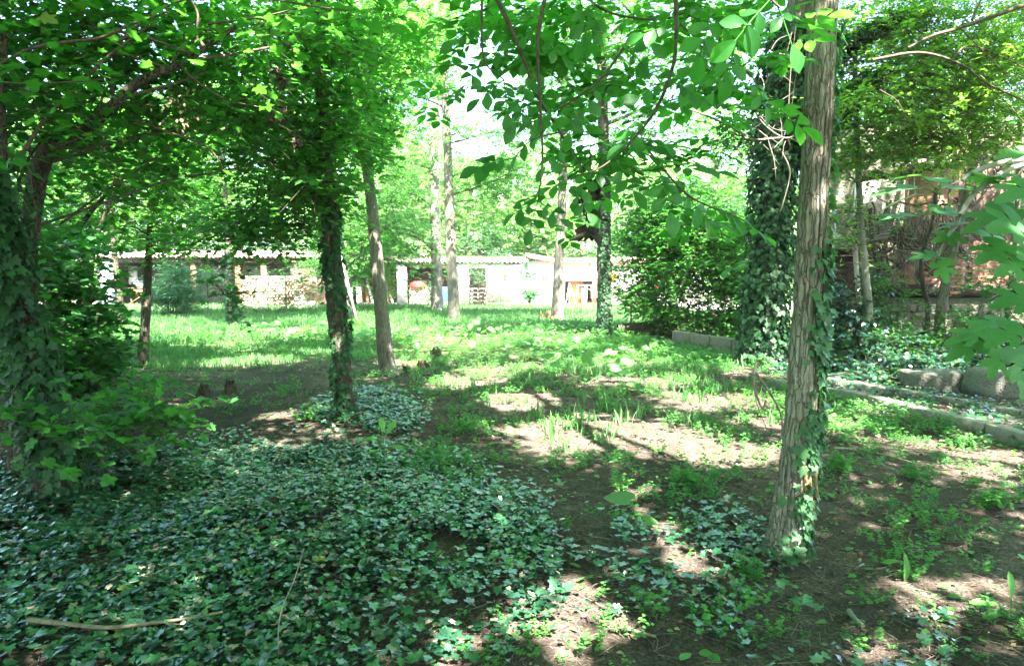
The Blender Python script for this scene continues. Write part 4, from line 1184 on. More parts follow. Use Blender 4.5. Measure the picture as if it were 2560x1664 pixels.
# --- central trunks
g = base(1093, 787)
t3 = thing('grey_tree', 'straight pale grey trunk, the left one of the central pair', 'tree', g)
P, R = px_path([(1093, 792, 48), (1093, 775, 34), (1092, 720, 27), (1090, 640, 26), (1088, 538, 25), (1086, 440, 24), (1087, 355, 23), (1092, 250, 21), (1098, 120, 18), (1100, -30, 14)], g[1])
Q3 = trunk_part(t3, P, R, 90, 20, 9, .08, 8, .6, 'bark_pale')
g = base(1134, 809)
t4 = thing('acacia_tree', 'straight brown trunk, the right one of the central pair, topped with light leaves', 'tree', g)
P, R = px_path([(1136, 812, 46), (1135, 795, 33), (1132, 720, 28), (1128, 640, 26), (1125, 560, 25), (1120, 409, 21), (1113, 237, 19), (1107, 54, 16), (1104, -80, 12)], g[1])
Q4 = trunk_part(t4, P, R, 90, 20, 10, .08, 8, .5, 'bark')
crown(t3, [S(1010, 470, 27, 1.7, 1.3, 900), S(930, 560, 27, 2.0, 1.3, 1100), S(880, 640, 27.5, 1.5, .9, 700), S(1020, 330, 28, 1.4, 1.2, 650), S(1060, 620, 28, .9, 1.0, 250), S(960, 380, 28, 1.5, 1.5, 800), S(850, 520, 27, 1.3, 1.4, 700), S(1040, 60, 28, 2.4, 2.2, 1500)],
      T_ACA_LO, .30, M['lf_aca'], .008, on_q(Q3), .2, limb_r=.05, droop=.5)
crown(t4, [S(1150, 330, 23, .6, .5, 150), S(1210, 420, 24, 1.4, 1.0, 600), S(1180, 500, 24, 1.2, .8, 380), S(1080, 200, 23.5, .8, .9, 300), S(1060, 120, 23, .9, .8, 420), S(1290, 440, 24, 1.0, .8, 400), S(1230, 330, 24, .8, .5, 220), S(1010, 240, 23.5, .9, .8, 350), S(1150, 20, 23, 1.5, 1.0, 500)],
      T_ACA_LO, .26, M['lf_aca'], .008, on_q(Q4), .2, limb_r=.04, droop=.5)
g = base(1395, 811)
t5 = thing('grey_tree', 'dappled trunk with a broken root flare, left of the ivy striped trunk', 'tree', g)
P, R = px_path([(1397, 815, 42), (1394, 795, 32), (1395, 730, 28), (1397, 667, 24), (1400, 600, 22), (1404, 538, 21), (1407, 450, 20), (1409, 355, 19), (1412, 200, 17), (1414, 20, 14)], g[1])
Q5 = trunk_part(t5, P, R, 90, 20, 12, .12, 7, .6)
b = MB(); r_ = np.random.default_rng(12)
for k in range(34):
    q = at(1372 + r_.normal(0, 9), 795 + r_.uniform(-12, 12), g[1] - .25 + r_.uniform(-.1, .1)); q[2] = max(q[2], 0)
    b.bar(q - [0, 0, .08], q + [r_.normal(0, .06), 0, r_.uniform(.05, .2)], .05, .03)
b.build('broken_wood', M['splinter'], t5, kind='stuff')
g = base(1511, 848)
t6 = thing('ivy_striped_tree', 'straight trunk with a dense stripe of ivy down its middle, right of centre', 'tree', g)
P, R = px_path([(1512, 852, 66), (1511, 832, 46), (1511, 780, 38), (1510, 700, 33), (1509, 645, 32), (1510, 550, 31), (1511, 452, 29), (1509, 350, 27), (1505, 200, 24), (1500, 30, 20)], g[1])
Q6 = trunk_part(t6, P, R, 110, 26, 14, .10, 9, .5, 'bark_b')
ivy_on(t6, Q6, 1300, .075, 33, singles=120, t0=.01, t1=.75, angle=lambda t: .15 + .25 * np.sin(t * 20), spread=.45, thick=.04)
crown(t5, [S(1380, 300, 23, 2.0, 1.2, 900), S(1500, 240, 23, 1.8, 1.2, 800), S(1330, 180, 22, 1.6, 1.2, 600), S(1430, 80, 22, 2.2, 1.4, 900)], T_ACA_LO, .26, M['lf_aca'], .008, on_q(Q5), .3, limb_r=.05, droop=.4)
crown(t6, [S(1580, 120, 17, 1.4, 1.0, 1500), S(1480, 30, 16, 1.6, 1.0, 1500), S(1680, 250, 17, 1.2, .8, 1000), S(1600, 330, 17, .9, .6, 700), S(1740, 120, 16, 1.3, .9, 1200), S(1620, 10, 16, 1.5, .8, 1000), S(1330, 60, 16, 1.2, .8, 800)], T_OVAL, .13, M['lf_bright'], .006, on_q(Q6), .3, limb_r=.05)

# --- dappled sapling left
g = base(357, 916)
t7 = thing('young_tree', 'thin dark straight trunk with sun spots standing in the left grass', 'tree', g)
P, R = px_path([(355, 920, 38), (357, 900, 27), (362, 830, 23), (366, 753, 21), (370, 680, 18), (373, 602, 15), (376, 540, 13), (378, 430, 11), (381, 300, 9)], g[1])
Q7 = trunk_part(t7, P, R, 90, 18, 15, .08, 8, .5, 'bark_b')
crown(t7, [S(330, 480, 12, 1.2, .7, 1500), S(450, 530, 12, 1.0, .6, 1300), S(390, 400, 12.3, 1.4, .9, 1800), S(260, 560, 12, .9, .4, 800), S(420, 610, 12, .7, .25, 400), S(250, 400, 12.5, 1.2, .8, 1300), S(480, 330, 12, 1.2, .8, 1200), S(200, 280, 12, 1.4, .9, 1300), S(120, 430, 12, 1.3, 1.0, 1300)],
      T_MAPLE_LO, .10, M['lf_bright'], .006, on_q(Q7), .4, limb_r=.02)
# thin leaning trunks far left
for lab, pts, Y, seed in (('thin leaning brown trunk right of the white boards', [(303, 800, 20), (298, 740, 17), (288, 660, 15), (282, 560, 14), (276, 430, 12), (272, 300, 10)], 21, 41),
                          ('thin pale trunk hidden among the left maple shrubs', [(212, 860, 14), (206, 740, 12), (220, 640, 11), (262, 540, 10), (300, 420, 8)], 11, 42),
                          ('dark slanting sapling between the left shrubs', [(128, 760, 16), (150, 640, 14), (190, 580, 13), (235, 520, 11), (280, 470, 8)], 9, 43)):
    P, R = px_path(pts, Y); P[0, 2] = -.05
    tt = thing('young_tree', lab, 'tree', P[0]); trunk_part(tt, P, R, 50, 10, seed, .08, 7, .3, 'bark_b')
g = base(581, 822)
t8 = thing('ivy_tree', 'short ivy wrapped trunk in the grass before the firewood stack', 'tree', g)
P, R = px_path([(584, 828, 38), (581, 810, 27), (576, 740, 22), (571, 667, 19), (567, 600, 17), (560, 480, 14), (556, 330, 11)], g[1])
Q8 = trunk_part(t8, P, R, 60, 16, 16, .08, 8, .5)
ivy_on(t8, Q8, 500, .09, 34, singles=60, t0=0, t1=.6, spread=1.2, thick=.05, angle=lambda t: .3 + 0 * t)
crown(t8, [S(480, 440, 22, 2.2, 1.4, 1300), S(620, 420, 22, 2.0, 1.5, 1200), S(560, 260, 22, 2.6, 1.6, 1500), S(700, 300, 22, 2.0, 1.6, 1300), S(420, 260, 22, 2.3, 1.6, 1200), S(760, 430, 22, 1.4, 1.2, 700), S(240, 440, 22, 2.3, 1.4, 1100)], T_MAPLE_LO, .17, M['lf_bright'], .008, on_q(Q8), 0, limb_r=.04)
g = base(886, 800)
t9 = thing('young_acacia', 'small dark forked tree with feathery light leaves beside the leaning plank', 'tree', g)
P, R = px_path([(887, 770, 10, 30), (886, 720, 9, 30), (884, 680, 8, 30), (880, 620, 6, 30)], 30); P[0, 2] = 0
Q9 = trunk_part(t9, P, R, 30, 8, 18, .05, 7, .2, 'bark_b')
crown(t9, [S(830, 630, 30, 1.3, .9, 500), S(900, 600, 30, 1.6, 1.0, 700), S(960, 650, 30, 1.0, .9, 420), S(980, 570, 30, 1.3, 1.0, 500), S(850, 560, 30, 1.4, 1.2, 500)], T_ACA_LO, .28, M['lf_aca'], .006, on_q(Q9), 0, limb_r=.03, droop=.5)

# high crowns added above the frame to break the light over the middle ground
crown(t4, shade(-7, 3, 12, 20, 11.5, 13.5, 2.4, 300, .9), T_ACA_LO, .32, M['lf_aca'], None, None, .55, name='shade_crown')
crown(t6, shade(3, 10, 11, 17, 10, 12, 2.2, 420, .9), T_OVAL, .22, M['lf_mid'], None, None, .8, name='shade_crown')
crown(t2, shade(-9, -1, 9, 12, 8, 10, 2.0, 420, .9), T_OVAL, .20, M['lf_mid'], None, None, .9, name='shade_crown')

# --- ivy column at the right
g = base(1905, 918)
t10 = thing('ivy_column_tree', 'thick tree completely wrapped in dark ivy behind the foreground trunk', 'tree', g)
Yc = g[1]
P, R = px_path([(1905, 925, 110), (1908, 880, 96), (1912, 800, 90), (1918, 700, 84), (1926, 600, 84), (1932, 500, 90), (1938, 400, 92), (1946, 300, 96), (1960, 200, 90), (1980, 100, 84), (2000, 0, 76)], Yc)
P = np.vstack([P, P[-1] + [.4, .2, 2.0], P[-1] + [.9, .4, 4]]); R = np.concatenate([R, [.18, .08]])
Qc = trunk_part(t10, P, R * .72, 120, 24, 17, .12, 9, .3, 'bark_b')
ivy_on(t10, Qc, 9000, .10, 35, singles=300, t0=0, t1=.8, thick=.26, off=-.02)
L = smooth_path(np.array([list(at(1960, 330, Yc)) + [.1], list(at(2010, 240, Yc)) + [.1], list(at(2070, 150, Yc)) + [.09], list(at(2150, 90, Yc)) + [.07], list(at(2300, 20, Yc)) + [.05]]), 40)
b = MB(); b.tube(L[:, :3], L[:, 3], 10, cap=False)
L2 = smooth_path(np.array([list(at(1960, 420, Yc)) + [.08], list(at(2050, 330, Yc)) + [.08], list(at(2130, 230, Yc)) + [.07], list(at(2200, 180, Yc)) + [.05]]), 30)
b.tube(L2[:, :3], L2[:, 3], 10, cap=False); b.build('limb', M['bark_b'], t10, smooth=True)
mb = MB()
for LL, n_ in ((L, 2200), (L2, 1600)):
    Pp, Tt, Nn = ivy_sites(LL, n_, np.random.default_rng(5), off=0, thick=.28)
    scatter(mb, T_IVY_LO, Pp, Tt, Nn, .10 * RNG.uniform(.6, 1.2, n_))
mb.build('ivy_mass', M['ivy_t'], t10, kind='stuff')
crown(t10, [S(2060, 60, 12.5, 1.0, .8, 1800), S(1830, 100, 12, 1.0, .9, 1500), S(1840, 300, 12.4, .5, .8, 900), S(1990, 170, 12.4, .6, .8, 900)], T_OVAL, .11, M['lf_dark'], .005, on_q(Qc), .4, limb_r=.04)

# --- thin trunks before the ruin, with bright small leaves
def thin(label, pts, Y, seed, mat='bark_b'):
    P, R = px_path(pts, Y); P[0, 2] = -.03
    t = thing('slender_tree', label, 'tree', P[0]); Q = trunk_part(t, P, R, 60, 12, seed, .09, 7, .3, mat); return t, Q
ta, Qa = thin('slender pale trunk in front of the lean-to plank wall', [(2176, 880, 22), (2172, 780, 18), (2166, 700, 16), (2156, 600, 15), (2148, 480, 15), (2142, 360, 14), (2138, 240, 12), (2136, 100, 10)], 12.5, 51, 'bark_pale')
tb, Qb = thin('leaning trunk in front of the orange brick panels', [(2344, 880, 26), (2350, 800, 24), (2362, 720, 22), (2380, 640, 20), (2398, 560, 19), (2425, 450, 18), (2440, 330, 17), (2450, 180, 14), (2455, 60, 10)], 12.8, 52, 'bark')
tc_, Qc2 = thin('curving thin trunk rising between the brick pillar and the leaning trunk', [(2270, 868, 12), (2300, 840, 13), (2318, 810, 13), (2318, 760, 12), (2306, 700, 11), (2306, 640, 10), (2330, 560, 9), (2340, 470, 8)], 13.2, 53)
td, Qd = thin('forked trunk standing right of the slender pale trunk', [(2190, 870, 20), (2196, 760, 15), (2200, 690, 13), (2190, 640, 14), (2180, 600, 12), (2176, 520, 9)], 13.2, 54)
te, Qe = thin('thin upright stem at the right edge behind the fig', [(2530, 900, 14), (2520, 780, 12), (2535, 640, 11), (2545, 500, 10), (2550, 300, 9)], 12, 55, 'bark')
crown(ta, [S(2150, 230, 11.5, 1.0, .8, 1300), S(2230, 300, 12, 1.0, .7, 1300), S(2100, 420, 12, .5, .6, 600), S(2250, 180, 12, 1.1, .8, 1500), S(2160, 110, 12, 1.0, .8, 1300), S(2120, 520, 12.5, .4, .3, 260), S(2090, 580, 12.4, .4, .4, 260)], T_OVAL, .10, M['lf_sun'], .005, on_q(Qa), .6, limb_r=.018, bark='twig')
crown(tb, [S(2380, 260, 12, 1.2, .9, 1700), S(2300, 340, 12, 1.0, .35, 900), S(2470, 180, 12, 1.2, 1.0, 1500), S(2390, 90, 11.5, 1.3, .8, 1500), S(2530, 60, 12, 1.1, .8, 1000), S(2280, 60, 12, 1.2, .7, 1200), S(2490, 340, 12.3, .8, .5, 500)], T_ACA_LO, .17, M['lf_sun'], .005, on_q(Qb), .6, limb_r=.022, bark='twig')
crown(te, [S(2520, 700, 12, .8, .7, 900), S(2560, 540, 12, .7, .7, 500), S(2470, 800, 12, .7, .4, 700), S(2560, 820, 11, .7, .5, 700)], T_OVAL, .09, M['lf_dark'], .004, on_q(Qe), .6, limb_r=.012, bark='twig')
crown(tb, shade(7, 15, 7.5, 12.5, 8.6, 10.5, 1.9, 520, .9), T_OVAL, .2, M['lf_mid'], None, None, .25, name='shade_crown')  # added above the view to keep the ruin in shade
crown(ta, [S(2200, 420, 12.0, .7, .4, 520), S(2120, 330, 12, .6, .5, 620), S(2290, 250, 12, 1.0, .6, 900), S(2230, 560, 12.3, .25, .3, 130)], T_OVAL, .09, M['lf_mid'], .004, None, .4, name='front_crown')
# shrubs at the foot of the ruin
def shrub(name, label, cat, g, sprays, tpl, size, mat, group=None, seg=None, carve=.5, stem_r=.012, stems=7, twig=.004, droop=.2, flat=.4):
    t = thing(name, label, cat, g, group)
    b = MB(); lb = MB()
    for (c, r, n) in sprays:
        P, T_, Nn, o, e = spray(c, r, n, seg=seg or size * .7, droop=droop, flat=flat)
        P[:, 2] = np.maximum(P[:, 2], .03)
        k = sunkeep(P, carve)
        scatter(b, tpl, P[k], T_[k], Nn[k], size * RNG.uniform(.6, 1.2, k.sum()))
        twigs3(lb, o, e, twig, twig * .4)
        for q in range(stems):
            d = RNG.normal(0, 1, 3) * np.array(r) * .5
            limb(lb, np.array(g) + RNG.normal(0, .08, 3) * [1, 1, 0], np.array(c) + d, stem_r, stem_r * .3, n=8, sides=4, wob=.07)
    b.build('foliage', mat, t, kind='stuff'); lb.build('stems', M['twig'], t, smooth=True, kind='stuff')
    return t
shrub('ivy_bush', 'dark ivy mound creeping over the foot of the lean-to', 'bush', base(2120, 900), [S(2120, 800, 12.6, .6, .7, 2200), S(2150, 860, 12, .8, .4, 2200), S(2090, 760, 13, .4, .5, 900)], T_IVY_LO, .08, M['ivy'])
shrub('leafy_shrub', 'light green shrub with sunlit leaves below the brick panels', 'shrub', base(2240, 890), [S(2230, 780, 12.8, .6, .6, 900), S(2190, 700, 12.8, .35, .5, 450), S(2260, 850, 12, .5, .25, 500), S(2420, 850, 12.2, .9, .5, 1200)], T_OVAL, .08, M['lf_mid'])
shrub('ivy_patch', 'sunlit patch of ivy spilling over the blocks behind the kerb', 'ivy', base(2260, 935), [S(2260, 915, 10.6, .9, .16, 2200), S(2200, 950, 10, .6, .10, 1000), S(2060, 905, 11.5, .8, .14, 1500), S(2340, 912, 10.9, .5, .12, 700), S(2450, 900, 11, .8, .25, 1200)], T_IVY_LO, .075, M['ivy'])
# --- wide bush right of the ivy striped trunk
gb = base(1700, 860)
shrub('wide_bush', 'wide dark bush of small leaves between the ivy striped trunk and the ivy column', 'bush', gb + [0, 1.6, 0],
      [S(1640, 690, 18, 1.1, .9, 5100), S(1760, 680, 17.5, 1.1, 1.1, 6120), S(1840, 720, 17, .7, 1.0, 4080), S(1700, 600, 18, 1.3, .6, 5100), S(1820, 590, 17.5, 1.0, .7, 4080), S(1600, 740, 18.5, .6, .5, 1530), S(1700, 790, 18, 1.0, .2, 1530), S(1850, 830, 16.5, .5, .4, 1870), S(1790, 800, 17.2, .6, .3, 1530), S(1620, 610, 18, .9, .5, 2720), S(1700, 540, 17.6, 1.3, .6, 1800), S(1850, 640, 16.6, .5, 1.0, 1500), S(1650, 760, 17.6, .8, .5, 1400), S(1640, 520, 18, 1.0, .6, 2040), S(1760, 500, 18, 1.2, .7, 2550)],
      T_OVAL, .125, M['lf_mid'], seg=.07, stems=2, stem_r=.014, carve=.0)
b_ = thing('bush_stems', 'bundle of bare upright stems under the wide bush by the fence', 'stems', base(1760, 850))
b = MB()
for k in range(16):
    a = at(1705 + k * 8, 835, 17.6 + (k % 4) * .25); a[2] = 0; limb(b, a, a + [RNG.uniform(-.2, .2), .1, RNG.uniform(.7, 1.1)], .013, .007, n=8, sides=5)
b.build('stem_bundle', M['twig'], b_, smooth=True, kind='stuff')
# --- shrubs before the sheds
shrub('oleander_bush', 'rounded bluish green oleander in front of the left shed', 'bush', base(432, 797), [S(432, 720, 25.5, .85, .75, 3400), S(400, 745, 25, .5, .45, 1200), S(470, 745, 25, .5, .5, 1200), S(440, 675, 25.5, .5, .3, 900), S(510, 700, 27, .4, .6, 700)], T_LANCE, .20, M['lf_blue'], stems=6, stem_r=.02, seg=.06, carve=0)
shrub('bamboo_shrub', 'airy bamboo like shrub growing in front of the wide firewood stack', 'shrub', base(690, 798), [S(650, 690, 27, .9, .4, 420), S(735, 720, 27, .6, .9, 800), S(770, 700, 27, .5, .8, 500), S(690, 735, 27, .9, .6, 420), S(580, 740, 27, .6, .8, 700), S(530, 700, 27, .5, .7, 450), S(745, 780, 27, .9, .2, 350), S(650, 785, 27, 1.0, .15, 400)], T_LANCE, .16, M['lf_blue'], stems=8, stem_r=.010, seg=.07, carve=0)
shrub('bamboo_shrub', 'tall wispy bluish shrub in front of the pallet stack', 'shrub', base(1200, 775), [S(1180, 680, 32, .8, .7, 800), S(1240, 690, 32, .8, .7, 700), S(1160, 740, 32, .5, .5, 350), S(1255, 745, 32, .5, .5, 400), S(1215, 640, 32, .8, .5, 450), S(1200, 590, 32, 1.1, .8, 500)], T_LANCE, .17, M['lf_blue'], stems=9, stem_r=.014, seg=.08, carve=0)
rb = shrub('rose_bush', 'thin rose bush with three red blooms by the left central trunk', 'rose bush', base(1072, 772), [S(1072, 730, 32, .35, .75, 360), S(1085, 700, 32, .5, .3, 160)], T_OVAL, .08, M['lf_blue'], stems=6, stem_r=.010, carve=0)
for (a_, c_, s_) in ((1067, 681, .16), (1104, 701, .15), (1062, 716, .11)):
    o0 = at(a_, c_, 31.8); b = MB()
    for k in range(14):
        an = k * 2.4; el = .3 + k * .08
        d = np.array([math.cos(an) * math.cos(el), math.sin(an) * math.cos(el), math.sin(el)])
        scatter(b, T_OVAL_HI, np.array([o0 - d * .01]), np.array([d]), np.array([[d[0] * -.5, d[1] * -.5, 1.0]]), s_ * .8)
    b.build('bloom', M['petal'], rb, kind='stuff')
# yuccas
def yucca(label, px_, pyb, heads, Y):
    g = at(px_, pyb, Y); g[2] = 0; t = thing('yucca_plant', label, 'yucca', g)
    b = MB(); st = MB(); r = np.random.default_rng(int(px_))
    for (hx, hy, s, n) in heads:
        c = at(hx, hy, Y); c[2] = max(c[2], .05)
        an = r.uniform(0, 6.28, n); el = r.uniform(-.3, 1.3, n)
        d = np.stack([np.cos(an) * np.cos(el), np.sin(an) * np.cos(el), np.sin(el)], 1)
        up = np.cross(np.cross(d, [0, 0, 1.0]), d)
        scatter(b, T_LANCE, np.repeat(c[None], n, 0), d, up + 1e-3, s * r.uniform(.7, 1.1, n))
        if hy < 700:
            st.tube(np.array([g, (g + c) / 2 + [.04, 0, 0], c]), [.035, .028, .02], 6)
    b.build('leaf_rosette', M['lf_blue'], t, kind='stuff')
    if st.V: st.build('stem', M['bark_b'], t)
yucca('dark yucca clump with two thin palm like heads before the white wall', 1325, 757, [(1325, 745, .55, 90), (1315, 735, .5, 60), (1338, 738, .5, 60), (1326, 690, .7, 34), (1314, 674, .6, 28), (1300, 684, .4, 16)], 34)
# far planting line behind the grass
# ------------------------------------------------------------------ the wood behind the sheds
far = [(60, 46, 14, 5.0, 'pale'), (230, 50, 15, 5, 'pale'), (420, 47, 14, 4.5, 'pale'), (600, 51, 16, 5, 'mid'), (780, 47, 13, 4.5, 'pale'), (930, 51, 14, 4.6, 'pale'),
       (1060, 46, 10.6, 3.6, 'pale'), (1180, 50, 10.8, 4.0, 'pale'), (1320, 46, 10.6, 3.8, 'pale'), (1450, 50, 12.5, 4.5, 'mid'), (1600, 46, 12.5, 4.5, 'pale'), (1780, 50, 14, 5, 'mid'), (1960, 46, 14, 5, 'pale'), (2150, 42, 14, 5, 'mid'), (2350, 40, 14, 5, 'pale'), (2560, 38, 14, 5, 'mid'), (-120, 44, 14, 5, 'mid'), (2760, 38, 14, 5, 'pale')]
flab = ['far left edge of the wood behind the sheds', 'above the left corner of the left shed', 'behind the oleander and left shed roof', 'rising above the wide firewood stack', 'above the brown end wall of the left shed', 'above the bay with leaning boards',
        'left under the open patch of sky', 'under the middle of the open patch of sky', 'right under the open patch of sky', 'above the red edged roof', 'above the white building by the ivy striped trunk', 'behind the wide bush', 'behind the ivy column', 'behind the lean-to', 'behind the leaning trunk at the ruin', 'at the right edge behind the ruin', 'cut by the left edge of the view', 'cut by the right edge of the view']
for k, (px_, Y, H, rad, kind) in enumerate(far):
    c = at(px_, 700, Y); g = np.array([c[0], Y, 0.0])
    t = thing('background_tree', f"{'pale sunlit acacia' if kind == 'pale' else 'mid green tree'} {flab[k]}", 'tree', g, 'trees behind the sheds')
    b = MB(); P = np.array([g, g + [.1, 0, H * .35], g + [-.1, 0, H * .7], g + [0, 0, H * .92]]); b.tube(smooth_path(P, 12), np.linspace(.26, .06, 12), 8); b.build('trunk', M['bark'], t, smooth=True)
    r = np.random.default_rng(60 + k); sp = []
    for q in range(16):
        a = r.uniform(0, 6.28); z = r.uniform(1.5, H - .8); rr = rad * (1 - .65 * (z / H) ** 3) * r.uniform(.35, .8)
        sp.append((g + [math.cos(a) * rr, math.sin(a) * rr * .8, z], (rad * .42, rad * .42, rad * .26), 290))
    crown(t, sp, T_ACA_LO if kind == 'pale' else T_OVAL, .55 if kind == 'pale' else .42, M['lf_far_suntint' if kind == 'pale' else 'lf_bright'], None, lambda c_, g=g, H=H: g + [0, 0, H * .4 + .2 * c_[2]], 0, seg=.28, droop=.5, limb_r=.07)
mb = MB()
P, T_, Nn, o, e = spray((0, 58, 5.0), (60, 4.0, 5.5), 16000, seg=.4, clump=False)
scatter(mb, T_OVAL, P, T_, Nn, RNG.uniform(.5, 1.0, len(P)))
o_ = mb.build('distant_wood', M['lf_mid'], None, kind='stuff'); o_['label'] = 'dense dark green wood closing the view behind the sheds'; o_['category'] = 'wood'

# ================================================================== LEFT SIDE
# arching maple trunk
P, R = px_path([(60, 1180, 60, 5.4), (62, 1000, 52, 5.3), (66, 800, 46, 5.2), (70, 640, 42, 5.1), (82, 520, 42, 5.0), (100, 420, 42, 4.9), (135, 365, 38, 4.8), (215, 320, 32, 4.8), (270, 275, 28, 4.7), (335, 215, 24, 4.7), (400, 180, 20, 4.7), (470, 150, 14, 4.8), (600, 60, 10, 5.0)], 5)
P[0, 2] = -.03
tm = thing('maple_tree', 'maple with brown trunk arching to the right at the left edge of the picture', 'tree', P[0])
Qm = trunk_part(tm, P, R, 170, 26, 20, .05, 8, .4, 'bark_b')
lb = MB()
def br(pts, Y, w0, w1, mbx=lb, n=24, mat=None):
    P = np.array([at(q[0], q[1], q[2] if len(q) > 2 else Y) for q in pts]); P = smooth_path(P, n)
    mbx.tube(P, np.linspace(PX(w0, Y) / 2, PX(w1, Y) / 2, n), 6, cap=False); return P
BL = [br([(30, 430), (110, 300), (200, 215), (260, 150), (380, 60)], 4.4, 12, 6), br([(0, 160), (100, 115), (250, 95), (330, 60), (420, 30)], 4.2, 10, 5),
      br([(330, 85), (300, 100), (420, 15), (560, -20)], 4.4, 8, 4), br([(0, 205), (80, 210), (260, 200)], 4.0, 6, 3), br([(520, 60), (640, 45), (750, 20)], 4.6, 6, 3),
      br([(600, -10), (720, 5), (800, 18), (880, 28)], 4.2, 5, 3), br([(260, 215), (250, 300), (270, 420), (330, 470)], 4.7, 7, 3), br([(335, 300), (420, 330), (520, 370), (570, 440)], 4.8, 7, 3),
      br([(440, 160), (500, 210), (570, 250), (660, 270)], 4.8, 7, 2.5), br([(480, 120), (495, 40), (470, -10)], 4.8, 7, 4), br([(150, 560), (260, 480), (380, 400), (470, 330)], 5.2, 6, 3), br([(60, 690), (30, 560), (60, 420), (120, 330)], 5, 12, 6)]
lb.build('branches', M['twig'], tm, smooth=True, kind='stuff')
MAPLE = leaf_mesh('maple_leaf', T_MAPLE, M['maple_o'])
rl = np.random.default_rng(77); cnt = 0
while cnt < 300:                     # large leaves on the near branches
    B = BL[rl.integers(len(BL))]; p = B[rl.integers(3, len(B))] + rl.normal(0, .13, 3); p[2] -= abs(rl.normal(0, .07))
    a = rl.uniform(0, 6.28)
    leaf_obj('maple_leaf', MAPLE, tm, p, np.array([math.cos(a), math.sin(a), -.7]), np.array([rl.normal(0, .4), rl.normal(0, .4), 1.0]), rl.uniform(.055, .105)); cnt += 1
crown(tm, [S(120, 60, 5, .8, .5, 825), S(320, 40, 5.3, .8, .4, 825), S(480, 60, 5.4, .8, .5, 770), S(60, 260, 5, .6, .5, 660), S(240, 180, 5.6, .7, .5, 660), S(420, 220, 5.8, .7, .4, 715), S(560, 180, 6, .7, .5, 660),
           S(640, 60, 6, .8, .4, 605), S(180, 400, 6, .7, .45, 550), S(340, 360, 6, .7, .4, 550), S(520, 330, 6.4, .6, .3, 385), S(40, 480, 5.6, .5, .5, 385), S(640, 300, 6.6, .45, .35, 286), S(760, 100, 7, .5, .4, 264), S(700, 400, 6.6, .3, .35, 198)],
      T_MAPLE_LO, .075, M['lf_mid'], .003, on_q(Qm), 1.0, limb_r=.012, bark='twig')
crown(tm, shade(-14, 1, -9, 8.0, 6.0, 8.2, 2.1, 1500), T_OVAL, .20, M['lf_mid'], None, None, 1.0, name='shade_crown')  # unseen leaf roof added to shade the left foreground

# ivy covered leaning trunk at the left edge
P, R = px_path([(150, 1260, 120, 4.9), (140, 1150, 92, 4.9), (112, 1040, 78, 4.8), (88, 930, 66, 4.8), (62, 820, 58, 4.7), (34, 700, 54, 4.6), (10, 580, 50, 4.5), (-4, 440, 46, 4.4), (-10, 280, 44, 4.3), (-5, 80, 40, 4.2)], 4.6)
P[0, 2] = -.05
tl = thing('ivy_tree', 'leaning trunk smothered in glossy ivy at the left edge of the picture', 'tree', P[0])
Ql = trunk_part(tl, P, R, 180, 30, 22, .14, 9, .2, 'bark_b')
ivy_on(tl, Ql, 1500, .07, 36, singles=300, t0=0, t1=.8, thick=.09, off=0, angle=lambda t: .4 + .8 * np.sin(t * 22), spread=1.3)
crown(tl, [S(-60, 300, 4.4, .6, .7, 900), S(-40, 60, 4.6, .6, .5, 900), S(-30, 620, 4.8, .3, .6, 500)], T_OVAL, .09, M['lf_dark'], .003, on_q(Ql), 0, limb_r=.012)

# maple shrubs left
shrub('maple_shrub', 'tall maple shrub with broad green leaves left of the dappled sapling', 'shrub', base(200, 1000),
      [S(150, 760, 8.0, .45, .8, 1000), S(190, 830, 7.8, .4, .5, 750), S(110, 900, 7, .45, .5, 700), S(190, 900, 7.4, .4, .35, 650), S(120, 640, 8.4, .6, .6, 700), S(60, 700, 7.6, .5, .8, 800), S(245, 880, 8.2, .25, .22, 260), S(225, 720, 9, .2, .4, 200)], T_MAPLE, .10, M['lf_dark'], carve=0, stem_r=.01)  # dark leaf tone carries the shade in the shrub's colour
shrub('maple_seedlings', 'patch of bright maple seedlings beside the base of the leaning ivy trunk', 'seedlings', base(310, 1090),
      [S(270, 1010, 5.6, .35, .18, 180), S(330, 1040, 5.3, .4, .10, 198), S(230, 1060, 5.2, .3, .12, 138), S(400, 1060, 5.4, .3, .06, 90), S(300, 950, 6.4, .3, .2, 120), S(90, 1100, 4.4, .3, .25, 150)], T_MAPLE, .085, M['lf_mid'], carve=0, stem_r=.004)
shrub('spindle_shrub', 'shadowy shrub with small leaves behind the leaning ivy trunk', 'shrub', base(60, 900), [S(60, 560, 8.6, .8, .8, 1400), S(90, 800, 8.6, .8, .8, 1200), S(-20, 720, 6.4, .5, 1.0, 1100), S(210, 590, 9.4, .5, .3, 350)], T_OVAL, .09, M['lf_dark'], carve=0)
